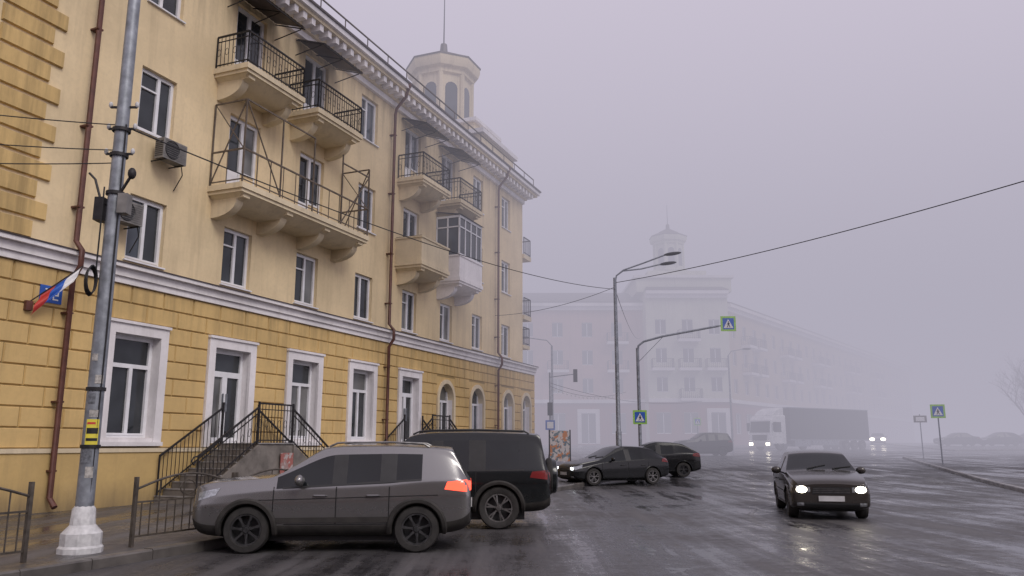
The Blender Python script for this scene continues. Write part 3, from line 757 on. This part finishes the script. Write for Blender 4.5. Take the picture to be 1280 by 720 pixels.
        patch(ax,[(X(Ln-.40),zt0-.12),(X(Ln-.06),zt0-.16),(X(Ln-.06),zt0+.02),(X(Ln-.36),zt0-.01)],tl,.007)
        a,b_=yhl; patch('F',[(sd*a,zhl[0]+.02),(sd*b_,zhl[0]),(sd*b_,zhl[1]+.01),(sd*a,zhl[1]-.02)],'headoff',.006)
        cxh=(a+b_)/2+.03; czh=(zhl[0]+zhl[1])/2
        if lights!='off':
            pp,_=hit('F',sd*cxh,czh)
            if pp is not None: d.ell(pp,(.03,.10*hls,.062*hls) if lights=='on' else (.03,.08,.05),hl,12,8)
        if spare: patch('B',[(sd*.66,zt0-.35),(sd*.84,zt0-.35),(sd*.84,zt0-.02),(sd*.66,zt0-.02)],tl,.006)
        else: patch('B',[(sd*.42,zt0-.14),(sd*.80,zt0-.14),(sd*.80,zt0+.01),(sd*.42,zt0-.02)],tl,.006)
        mx=X(ws[0]+.42); d.ell((mx,sd*(W_+.10),zbt+.13),(.075,.11,.085),paint,12,8); d.bar((mx,sd*(W_-.06),zbt+.06),(mx,sd*(W_+.05),zbt+.10),.035,'black')
        for x in (wf,wr):
            pts=[]
            for k in range(21):
                t_=math.pi*(-.04+1.08*k/20); px=X(x)+(r+.075)*math.cos(t_); pz=r+(r+.075)*math.sin(t_)
                p_,dr=hit(ax,px,pz)
                if p_ is not None and abs(p_.y)>W_*.8: pts.append(p_)
            if len(pts)>3: d.tube(pts,.045 if clad else .012,'clad' if clad else paint,6)
            wheel(d,(X(x),sd*(W_-.12),r),r,.21,sd,rim,spokes)
        if rails:
            pts=[]
            rs=[s_ for s_ in st if s_[6] in('g','p','b')][1:]
            for s_ in rs:
                p_,_=hit('T',X(s_[0]),sd*s_[5]*.93)
                if p_ is not None: pts.append(p_+Vector((0,0,.055)))
            if len(pts)>2:
                pts=[pts[0]-Vector((-.12,0,.055))]+pts+[pts[-1]-Vector((.1,0,.055))]; d.tube(pts,.018,'black' if paint!='p_grey' else 'rim',6)
    zg=zhl[0]
    patch('F',[(-yhl[0]+.03,zg-.02),(yhl[0]-.03,zg-.02),(yhl[0]-.05,zg+.12),(-yhl[0]+.05,zg+.12)],'black',.006,8,3)
    for k in range(3): patch('F',[(-yhl[0]+.05,zg+.01+k*.035),(yhl[0]-.05,zg+.01+k*.035),(yhl[0]-.05,zg+.018+k*.035),(-yhl[0]+.05,zg+.018+k*.035)],'rim',.012,8,1)
    patch('F',[(-.5,zg-.30),(.5,zg-.30),(.55,zg-.20),(-.55,zg-.20)],'black',.006,8,3)
    for sd in (-1,1): patch('F',[(sd*.56,zg-.27),(sd*.70,zg-.27),(sd*.70,zg-.20),(sd*.56,zg-.20)],'headoff',.008,3,2)
    p_,_=hit('F',0,zg-.12); 
    if p_ is not None: d.bx(p_.x+.004,p_.x+.02,-.26,.26,zg-.17,zg-.06,'plate')
    p_,_=hit('B',0,zt0-.35)
    if p_ is not None: d.bx(p_.x-.02,p_.x-.004,-.26,.26,zt0-.42,zt0-.31,'plate')
    patch('B',[(-.7,.42),(.7,.42),(.7,.56),(-.7,.56)],'black',.008,8,2)
    wsx=[s_ for s_ in st if s_[6]=='ws'][0][0]
    for yy in (-.3,.25):
        p1,_=hit('T',X(wsx+.03),yy); p2,_=hit('T',X(wsx+.16),yy+.42)
        if p1 is not None and p2 is not None: d.bar(p1+Vector((0,0,.015)),p2+Vector((0,0,.015)),.014,'black')
    if spare:
        T=Matrix.Translation((-Ln/2-.03,-.05,.95))@Matrix.Rotation(-R(90),4,'Y')
        d.lathe([(.001,.16),(.28,.155),(.33,.13),(.345,.08),(.34,-.06),(.3,-.09)],T,paint,28)
        d.lathe([(.345,.05),(.365,.03),(.365,-.03),(.345,-.06)],T,'tyre',28)
    d.obj('fittings',root,sharp=40)
    u=MB(); u.bx(-Ln/2+.5,Ln/2-.5,-W*.7,W*.7,.16,.35,'black'); u.obj('chassis',root)
    return root
M['p_grey']=carpaint('paint_grey',(.215,.212,.21),.75,.5,(.2,.75),(.08,.072,.064),.22,.6); M['p_dark']=carpaint('paint_dark_green',(.006,.008,.009),.0,.4,(.2,.85),(.026,.024,.022),.2,.35)
M['p_black']=carpaint('paint_black',(.006,.007,.008),.0,.12,(.15,.5),(.02,.018,.017),.2,.15); M['p_brown']=carpaint('paint_brown',(.045,.040,.037),.3,.35,(.1,.55),(.05,.045,.04),.2,.4); M['p_white']=carpaint('paint_white',(.45,.45,.45),0,.3)

ST_V=[(0,.38,.70,.90,.74,.66,'h'),(.05,.25,.78,.99,.82,.72,'h'),(.30,.20,.84,1.04,.88,.77,'h'),(.85,.20,.90,1.08,.89,.78,'h'),(1.20,.20,.93,1.10,.89,.78,'ws'),(1.88,.20,.96,1.52,.89,.66,'g'),
(2.10,.20,.965,1.56,.89,.645,'p'),(2.19,.20,.967,1.565,.89,.645,'g'),(2.90,.20,1.0,1.57,.89,.64,'p'),(2.98,.20,1.005,1.57,.89,.64,'g'),(3.42,.21,1.06,1.55,.885,.635,'b'),(3.88,.24,1.07,1.52,.875,.625,'rg'),(4.09,.30,1.04,1.12,.86,.74,'n'),(4.17,.40,.90,1.0,.80,.70,'n')]
ST_P=[(0,.45,.82,1.02,.80,.72,'h'),(.06,.32,.92,1.13,.89,.80,'h'),(.35,.30,.98,1.19,.92,.84,'h'),(1.0,.28,1.02,1.21,.93,.85,'h'),(1.35,.28,1.06,1.23,.93,.85,'ws'),(1.9,.28,1.08,1.73,.93,.75,'g'),(2.1,.28,1.09,1.79,.93,.74,'g'),
(2.38,.28,1.09,1.81,.93,.74,'p'),(2.48,.28,1.09,1.81,.93,.74,'g'),(3.18,.28,1.09,1.82,.93,.73,'p'),(3.28,.28,1.09,1.82,.93,.73,'g'),(4.15,.28,1.10,1.80,.92,.73,'b'),(4.47,.30,1.10,1.77,.91,.72,'rg'),(4.59,.34,1.08,1.16,.90,.81,'n'),(4.66,.42,.92,1.04,.86,.77,'n')]
ST_H=[(0,.34,.50,.62,.64,.5,'h'),(.08,.22,.58,.73,.78,.64,'h'),(.4,.17,.68,.85,.86,.72,'h'),(.95,.17,.78,.94,.87,.74,'h'),(1.2,.17,.84,.98,.87,.74,'ws'),(2.0,.17,.90,1.39,.87,.59,'g'),(2.3,.17,.91,1.45,.87,.58,'p'),(2.38,.17,.915,1.455,.87,.58,'g'),(3.1,.17,.95,1.43,.87,.57,'b'),(3.5,.18,.99,1.37,.86,.56,'rg'),(4.05,.24,.99,1.08,.84,.68,'n'),(4.28,.34,.82,.96,.76,.62,'n')]
ST_S=[(0,.34,.58,.72,.72,.64,'h'),(.05,.22,.66,.80,.80,.71,'h'),(.4,.18,.74,.87,.83,.76,'h'),(1.0,.18,.81,.94,.835,.77,'h'),(1.28,.18,.85,.97,.835,.77,'ws'),(1.92,.18,.89,1.34,.835,.62,'g'),(2.2,.18,.90,1.385,.835,.61,'p'),(2.28,.18,.90,1.39,.835,.61,'g'),(2.9,.18,.91,1.38,.835,.61,'b'),(3.08,.18,.91,1.34,.835,.61,'rg'),(3.6,.2,.92,1.01,.83,.73,'n'),(4.18,.22,.90,.99,.82,.73,'n'),(4.3,.34,.78,.92,.76,.66,'n')]
car('parked_suv',ST_V,.84,3.36,.34,'p_grey',(-2.75,13.25,.006),R(183),1.0,True,'rimd','off','on',rails=True,zhl=(.74,.88),spokes=7)
car('parked_suv',ST_P,.86,3.66,.395,'p_dark',(-1.6,16.65,.006),R(181),1.0,True,'rim','off','off',spare=True,rails=True,zhl=(.85,1.0),spokes=6)
car('hatchback_car',ST_H,.85,3.45,.32,'p_black',(3.95,32.2,h(32)+.006),R(203),1.0,False,'rim','drl','off',zhl=(.56,.70))
car('hatchback_car',ST_H,.85,3.45,.32,'p_black',(6.2,36.8,h(37)+.006),R(182),1.05,False,'rimd','off','off')
car('sedan_car',ST_S,.80,3.35,.31,'p_brown',(7.25,19.6,.006),math.atan2(-.975,-.22),1.02,False,'rimd','on','off',zhl=(.57,.71),hls=1.15)
car('sedan_car',ST_S,.80,3.35,.31,'p_white',(44.5,99,h(99)+.006),math.atan2(-.9,-.42),1.0,False,'rimd','on','off',zhl=(.55,.70),hls=3.0)
car('hatchback_car',ST_V,.84,3.36,.34,'p_black',(14.5,62,h(62)+.006),R(186),1.1,False,'rimd','off','off')
car('sedan_car',ST_S,.80,3.35,.31,'p_black',(47.5,87,h(87)+.13),R(180),1.0,False,'rimd','off','off')
car('hatchback_car',ST_H,.85,3.45,.32,'p_black',(52,87,h(87)+.13),R(182),1.0,False,'rimd','off','off')
car('sedan_car',ST_S,.80,3.35,.31,'p_black',(58.5,92,h(92)+.13),R(178),1.0,False,'rimd','off','off')

# truck
tr=empty('semi_truck',(22.7,74.5,h(77)-.02),math.atan2(-.55,-.83))
c=MB(); fnp=lambda q_,k_:(q_[0],k_,q_[1])
c.prism([(0,.55),(.06,1.0),(0.0,1.5),(-.18,2.75),(-.5,3.15),(-2.2,3.2),(-2.2,.55)],fnp,-1.23,1.23,simple('cab_white',(.75,.75,.75),.4))
c.prism([(-.55,3.15),(-.95,3.55),(-1.7,3.85),(-2.2,3.9),(-2.2,3.16)],fnp,-1.05,1.05,simple('deflector_white',(.75,.75,.75),.4))
c.obj('cab',tr,bevel=.09)
c=MB()
c.prism([(.008,1.62),(-.16,2.62),(-.2,2.62),(-.1,1.62)],fnp,-1.1,1.1,'cglass')
c.bx(-.05,.09,-.8,.8,.9,1.4,'black'); c.bx(-.3,.12,-1.22,1.22,.35,.72,'p_white')
for sd in (-1,1):
    c.bx(-1.5,-.45,sd*1.232-.01,sd*1.232+.01,1.65,2.55,'cglass'); c.bx(.09,.14,sd*.95-.2,sd*.95+.2,.46,.70,'head'); c.bx(-.35,-.2,sd*1.5-.13,sd*1.5+.13,1.75,2.5,'black'); c.bar((-.3,sd*1.2,2.4),(-.28,sd*1.45,2.3),.04,'black')
    c.bx(-5.5,-3.2,sd*1.1-.25,sd*1.1+.25,.35,.9,'galv'); c.bx(-10,-6,sd*1.18-.02,sd*1.18+.02,.45,.95,'galv')
    for x in (-1.3,-4.6,-11.3,-12.6,-13.9): wheel(c,(x,sd*1.08,.5),.5,.3,sd,'rim',8)
c.bx(-6,-1.8,-.5,.5,.6,1.0,'black')
c.obj('cab_fittings',tr)
c=MB(); c.bx(-15,-2.75,-1.27,1.27,1.05,3.85,simple('trailer_curtain',(.012,.018,.016),.6,0,.3,.8)); 
for k in range(11): 
    for sd in (-1,1): c.bx(-3.8-k*1.05,-3.75-k*1.05,sd*1.275-.008,sd*1.275+.008,1.1,3.75,'black')
c.bx(-15.02,-2.73,-1.29,1.29,3.852,3.95,'galv'); c.bx(-15,-2.8,-1.2,1.2,.9,1.045,'galv')
c.obj('trailer',tr,bevel=.02)

# ------------------------------------------------------------------ street furniture
def catenary(a,b,sag,n=24):
    a=Vector(a);b=Vector(b); return [a.lerp(b,i/n)-Vector((0,0,sag*4*(i/n)*(1-i/n))) for i in range(n+1)]
lx,ly=-5.92,11.45
g=MB(); I=Matrix.Identity(4)
g.lathe([(.12,.58),(.115,2),(.10,5),(.085,9.5),(.08,9.5)],I,'galv',20)
g.lathe([(.29,0),(.29,.07),(.265,.10),(.265,.26),(.20,.33),(.165,.37),(.15,.58),(.12,.62)],I,'wpaint',10,False)
for z in (1.4,2.2,5.1,5.7,6.1): g.lathe([(.125,z),(.132,z),(.132,z+.05),(.12,z+.05)],I,'iron',16)
def wrap(z0,z1,a0,a1,r,mat):
    n=8; vs=[];fs=[]
    for i in range(n+1):
        t_=a0+(a1-a0)*i/n
        vs+=[(r*math.cos(t_),r*math.sin(t_),z0),(r*math.cos(t_),r*math.sin(t_),z1)]
    for i in range(n): fs.append((2*i,2*i+1,2*i+3,2*i+2))
    g.raw(vs,fs,mat,True)
M['paper']=simple('torn_paper',(.42,.40,.37),.8,0,.5,25); M['paperd']=simple('torn_paper_grey',(.16,.17,.19),.8,0,.6,25)
wrap(1.45,1.80,R(-100),R(-20),.1235,'yell'); wrap(1.60,1.68,R(-95),R(-25),.125,'black'); wrap(1.50,1.54,R(-95),R(-25),.125,'black'); wrap(1.73,1.76,R(-95),R(-45),.125,'red')
wrap(1.83,1.93,R(-90),R(-30),.122,'paper'); wrap(2.02,2.16,R(-110),R(-60),.121,'paperd'); wrap(1.2,1.42,R(-120),R(-50),.1225,'paperd'); wrap(2.3,2.42,R(-75),R(-20),.120,'paper'); wrap(2.62,2.72,R(-110),R(-70),.120,'paper'); wrap(1.0,1.15,R(-80),R(-30),.1225,'paper')
for k in range(4):
    g.tube([(-.16+.02*k,-.16+.23*math.cos(t_)*.6-.02*k,3.75+.20*math.sin(t_)+.01*k) for t_ in [2*math.pi*i/16 for i in range(16)]],.012,'cable',5,closed=True)
g.tube([(-.12,-.1,3.9),(-.12,-.1,5.2)],.012,'cable',5)
g.tube([(.09,-.06,.8),(.105,-.06,3),(.09,-.05,6.2)],.012,'cable',5)
g.bar((0,0,5.0),(.25,-.1,5.35),.03,'iron'); g.ell((.28,-.12,5.4),(.06,.06,.09),'iron'); 
g.tube([(0,0,4.9),(-.2,0,5.0),(-.32,0,5.35),(-.42,0,5.45)],.018,'iron',6)
g.bx(-.25,-.12,-.1,.1,4.7,5.05,'iron'); g.bx(.1,.24,-.12,.05,4.8,5.1,'acw')
for z in (5.75,6.15,6.5): g.bar((-.2,.0,z),(.2,0,z),.03,'iron'); g.ell((-.2,0,z+.04),(.03,.03,.05),'wpaint'); g.ell((.2,0,z+.04),(.03,.03,.05),'wpaint')
g.tube([(0,0,9.4),(.3,-.1,10.0),(1.2,-.4,10.3)],.04,'galv',8); g.ell((1.5,-.5,10.3),(.35,.15,.08),'galv')
g.obj('street_lamp',None,(lx,ly,.14))
g=MB()
g.lathe([(.13,0),(.13,2),(.10,2.05),(.075,9.0),(.07,9.0)],I,'galv',12); 
for k,(ex_,ez,ey) in enumerate(((2.4,.75,-.3),(2.35,.5,.6))):
    g.tube([(0,0,8.7),(.08,0,9.1),(.4,ey*.2,9.35),(1.3,ey*.6,9.2+ez*.6),(ex_,ey,9.3+ez)],.035,'galv',8)
    T=Matrix.Translation((ex_+.25,ey,9.32+ez))@Matrix.Rotation(R(-8),4,'Y')@Matrix.Diagonal((.42,.15,.08,1))
    g.lathe([(max(.001,math.sin(math.pi*i/8)),-math.cos(math.pi*i/8)) for i in range(9)],T,'iron',12)
g.obj('street_lamp',None,(4.75,36.2,h(36.2)))
for (x,y,hh,al) in ((2.9,58,8,-1.8),(19.5,72,8.5,1.5)):
    g=MB(); g.lathe([(.1,0),(.07,hh)],I,'galv',8); g.tube([(0,0,hh),(al*.2,0,hh+.4),(al,0,hh+.6)],.04,'galv',6); g.ell((al+.2*(1 if al>0 else -1),0,hh+.6),(.4,.15,.08),'iron'); g.obj('street_lamp',None,(x,y,h(y)))
def signface(mb,T,s_):
    def P(x,z,y): return T@Vector((x*s_,y,z*s_))
    mb.raw([P(a,b_,y) for y in (0,.02) for a,b_ in ((-.62,-.62),(.62,-.62),(.62,.62),(-.62,.62))],[(0,1,2,3),(4,5,6,7),(0,1,5,4),(1,2,6,5),(2,3,7,6),(3,0,4,7)],'lime')
    mb.face([P(a,b_,-.004) for a,b_ in ((-.46,-.46),(.46,-.46),(.46,.46),(-.46,.46))],'blue')
    mb.face([P(a,b_,-.008) for a,b_ in ((-.40,-.36),(.40,-.36),(0,.38))],'signw')
    for poly in ([(-.03,.10),(.05,.10),(.07,-.08),(-.04,-.08)],[(-.04,-.08),(.02,-.08),(-.08,-.30),(-.14,-.30)],[(0,-.08),(.07,-.08),(.15,-.30),(.09,-.30)],[(-.03,.09),(-.13,-.06),(-.09,-.08),(0,.03)],[(.04,.09),(.14,-.02),(.11,-.05),(.04,.02)]):
        mb.face([P(a,b_,-.012) for a,b_ in poly],'black')
    mb.face([P(.01+.045*math.cos(t_),.155+.045*math.sin(t_),-.012) for t_ in [k*math.pi/4 for k in range(8)]],'black')
g=MB(); g.lathe([(.11,0),(.11,1.2),(.08,1.3),(.075,5.9)],I,'galv',12)
g.tube([(0,0,5.6),(.05,0,6.0),(.3,0,6.2),(1.2,0,6.45),(3.9,0,6.95)],.05,'galv',8)
g.bar((0,0,5.2),(1.2,0,6.4),.025,'galv')
T=Matrix.Translation((4.35,-.08,7.05)); signface(g,T,.58); g.bar((3.9,0,6.95),(4.7,0,6.98),.05,'galv')
signface(g,Matrix.Translation((.0,-.14,2.65)),.52); g.bar((0,-.12,2.4),(0,-.12,2.9),.03,'galv')
g.obj('pedestrian_crossing_sign',None,(5.95,37.8,h(37.8)))
g=MB(); g.lathe([(.04,0),(.035,3.2)],I,'galv',10); signface(g,Matrix.Translation((0,-.06,2.95)),.62); g.obj('pedestrian_crossing_sign',None,(24.2,46,h(46)+.12),R(-12))
g=MB(); g.lathe([(.04,0),(.035,3.1)],I,'galv',10); g.bx(-.45,.45,-.08,-.05,2.5,3.0,'acw'); g.bx(-.3,.3,-.086,-.081,2.6,2.9,'signw'); g.obj('road_sign',None,(30.2,60,h(60)),R(-12))
g=MB(); g.lathe([(.06,0),(.05,5.6)],I,'galv',10); g.bar((0,0,5.3),(1.6,0,5.5),.05,'galv'); g.bx(1.5,1.75,-.12,.12,5.0,5.8,'iron'); g.bx(-.3,.3,-.09,-.06,2.0,2.6,'blue'); g.bx(-.2,.2,-.097,-.091,2.1,2.5,'signw')
g.bx(-.16,.16,-.2,.1,2.9,3.7,'iron')
g.obj('traffic_light',None,(2.4,51,h(51)))
g=MB(); g.lathe([(.04,0),(.035,3.0)],I,'galv',10); signface(g,Matrix.Translation((0,-.06,2.6)),.5); g.obj('pedestrian_crossing_sign',None,(16,70,h(70)))
g=MB(); g.bx(-.6,.6,-.02,.02,.3,1.9,murmat('banner_print',(.6,.22,.06),(.65,.6,.55),(.14,.2,.22),2.6)); 
for x in (-.57,.57): g.bx(x-.03,x+.03,-.03,.03,0,1.95,'iron'); g.bar((x,.0,.9),(x,.5,0),.03,'iron')
g.obj('advertising_banner',None,(2.55,43.5,h(43.5)+.1),R(10))

def fence(name,s0,s1,p=6.72):
    g=MB(); Ln=s1-s0; n=max(1,round(Ln/2.1)); pl_=Ln/n
    for i in range(n):
        a=i*pl_; b_=a+pl_
        for x in (a+.03,b_-.03): g.bx(x-.025,x+.025,-.025,.025,0,.98,'fgrey')
        pts=[]
        for k in range(15):
            u=k/14; x=a+.03+(pl_-.06)*u; pts.append((x,0,.80+.20*math.sin(math.pi*u)))
        g.tube(pts,.018,'fgrey',6)
        g.bar((a+.03,0,.62),(b_-.03,0,.62),.025,'fgrey'); g.bar((a+.03,0,.14),(b_-.03,0,.14),.025,'fgrey')
        m_=int(pl_/.15)
        for k in range(1,m_):
            x=a+pl_*k/m_; u=(x-a-.03)/(pl_-.06); g.bx(x-.007,x+.007,-.007,.007,.14,.62 if k%3 else .80+.2*math.sin(math.pi*u),'fgrey')
        g.tube([(a+pl_*.5+.16*math.cos(t_),0,.79+.11*math.sin(t_)) for t_ in [2*math.pi*k/12 for k in range(12)]],.01,'fgrey',5,closed=True)
    x,y=fr(s0,p); return g.obj(name,None,(x,y,.15),BRZ)
M['fgrey']=simple('fence_paint',(.10,.085,.07),.6,.3,.5,9)
fence('metal_fence',1.1,7.4); fence('metal_fence',9.0,17.4)

def cab(name,pts,r):
    g=MB(); g.tube(pts,r,'cable',5); g.obj(name)
P1=(lx,ly,6.35)
cab('overhead_cable',catenary(P1,(4.75,36.2,8.6),.5,40),.012)
cab('overhead_cable',catenary((4.75,36.2,8.9),(21,6,9.3),.75,40),.016)
cab('overhead_cable',catenary((4.75,36.2,8.6),(14,86,13),1.0),.014)
cab('overhead_cable',catenary((-1.2,41.5,8.2),(4.75,36.2,8.7),.3),.012)
for k,(z,zz) in enumerate(((6.35,6.9),(5.95,6.4),(5.75,5.9))):
    x,y=fr(3.0+k*.5,0); cab('overhead_cable',catenary((lx,ly,z),(x,y,zz),.25),.009)
cab('overhead_cable',catenary((2.4,51,5.0+.4),(16,70,5.2),.6),.014)
g=MB(); cp=catenary((2.4,51,5.2),(8.5,60,5.4),.5,20); g.tube(cp,.012,'cable',5)
for q_ in cp[1:-1]: g.ell(q_-Vector((0,0,.1)),(.05,.05,.08),'signw',6,4)
g.obj('string_lights')

M['bark']=simple('bark',(.05,.042,.035),.9,0,.4,5)
def tree(loc,H,seed):
    rd=random.Random(seed); g=MB()
    def grow(p,d,l,r,lev):
        n=3; pts=[p]; q_=p; dd=d
        for i in range(n):
            dd=(dd+Vector((rd.uniform(-.16,.16),rd.uniform(-.16,.16),rd.uniform(-.04,.1)))).normalized(); q_=q_+dd*l/n; pts.append(q_)
        g.tube(pts,r,'bark',6 if lev<2 else 3,r*.45)
        if lev>=5: return
        for k in range(4):
            t_=rd.uniform(.35,1); b0=pts[min(n,int(t_*n+.5))]
            nd=(dd+Vector((rd.uniform(-1,1),rd.uniform(-1,1),rd.uniform(-.15,.6)))*.85).normalized()
            grow(b0,nd,l*rd.uniform(.55,.75),r*.5,lev+1)
    grow(Vector((0,0,0)),Vector((0,0,1)),H*.38,H*.02,0); g.obj('bare_tree',None,loc,recalc=False)
tree((57,88,h(88)+.1),13,3); tree((64,98,h(98)+.1),13,8)

# ------------------------------------------------------------------ fog bank (volume: absorption + own emission standing in for scattered light), light
def fogmat(name,sig,col):
    m=bpy.data.materials.new(name); m.use_nodes=True; nt=m.node_tree; nt.nodes.clear()
    o_=nt.nodes.new('ShaderNodeOutputMaterial'); ab=nt.nodes.new('ShaderNodeVolumeAbsorption'); em=nt.nodes.new('ShaderNodeEmission'); ad=nt.nodes.new('ShaderNodeAddShader')
    ab.inputs[0].default_value=(0,0,0,1); ab.inputs[1].default_value=sig; em.inputs[0].default_value=(*col,1); em.inputs[1].default_value=sig
    L(nt,ab.outputs[0],ad.inputs[0]); L(nt,em.outputs[0],ad.inputs[1]); L(nt,ad.outputs[0],o_.inputs['Volume']); return m
fc=(.43,.41,.495)
fm=MB(); x0,x1=-400,500
vs=[(x0,46,-3),(x1,46,-3),(x1,700,-3),(x0,700,-3),(x0,0,34),(x1,0,34),(x1,700,34),(x0,700,34)]
fm.raw(vs,[(0,1,2,3),(4,5,6,7),(0,1,5,4),(1,2,6,5),(2,3,7,6),(3,0,4,7)],fogmat('fog_dense',.027,fc)); fm.obj('fog_bank')

w=bpy.data.worlds.new('World'); sc.world=w; w.use_nodes=True; nt=w.node_tree
bg=nt.nodes['Background']; sky=nt.nodes.new('ShaderNodeTexSky'); sky.sky_type='NISHITA'; sky.sun_disc=False
sd=Vector((.62,-.78,0)).normalized()*math.cos(R(42))+Vector((0,0,math.sin(R(42))))
sky.sun_elevation=R(42); sky.sun_rotation=math.atan2(sd.x,sd.y); sky.dust_density=5; sky.air_density=1.5
hs=nt.nodes.new('ShaderNodeHueSaturation'); hs.inputs['Saturation'].default_value=.15; L(nt,sky.outputs[0],hs.inputs['Color'])
mx=mixc(nt,.85,hs.outputs[0],(8.3,7.35,8.75)); L(nt,mx,bg.inputs['Color']); bg.inputs['Strength'].default_value=.11
sl=bpy.data.lights.new('sun','SUN'); sl.energy=1.35; sl.angle=R(25); sl.color=(1,.95,.89)
so=bpy.data.objects.new('sun',sl); COL.objects.link(so); so.rotation_euler=sd.to_track_quat('Z','Y').to_euler(); so.location=(20,-20,30)

cam=bpy.data.cameras.new('camera'); co=bpy.data.objects.new('camera',cam); COL.objects.link(co)
cam.lens=28.125; cam.sensor_width=36; cam.clip_end=3000; co.location=(0,0,1.6); co.rotation_euler=(R(90+11.03),0,0)
sc.camera=co
sc.view_settings.view_transform='Standard'; sc.view_settings.look='None'; sc.view_settings.exposure=0; sc.view_settings.gamma=1
print('POLYS',sum(len(o.data.polygons) for o in bpy.data.objects if o.type=='MESH'))
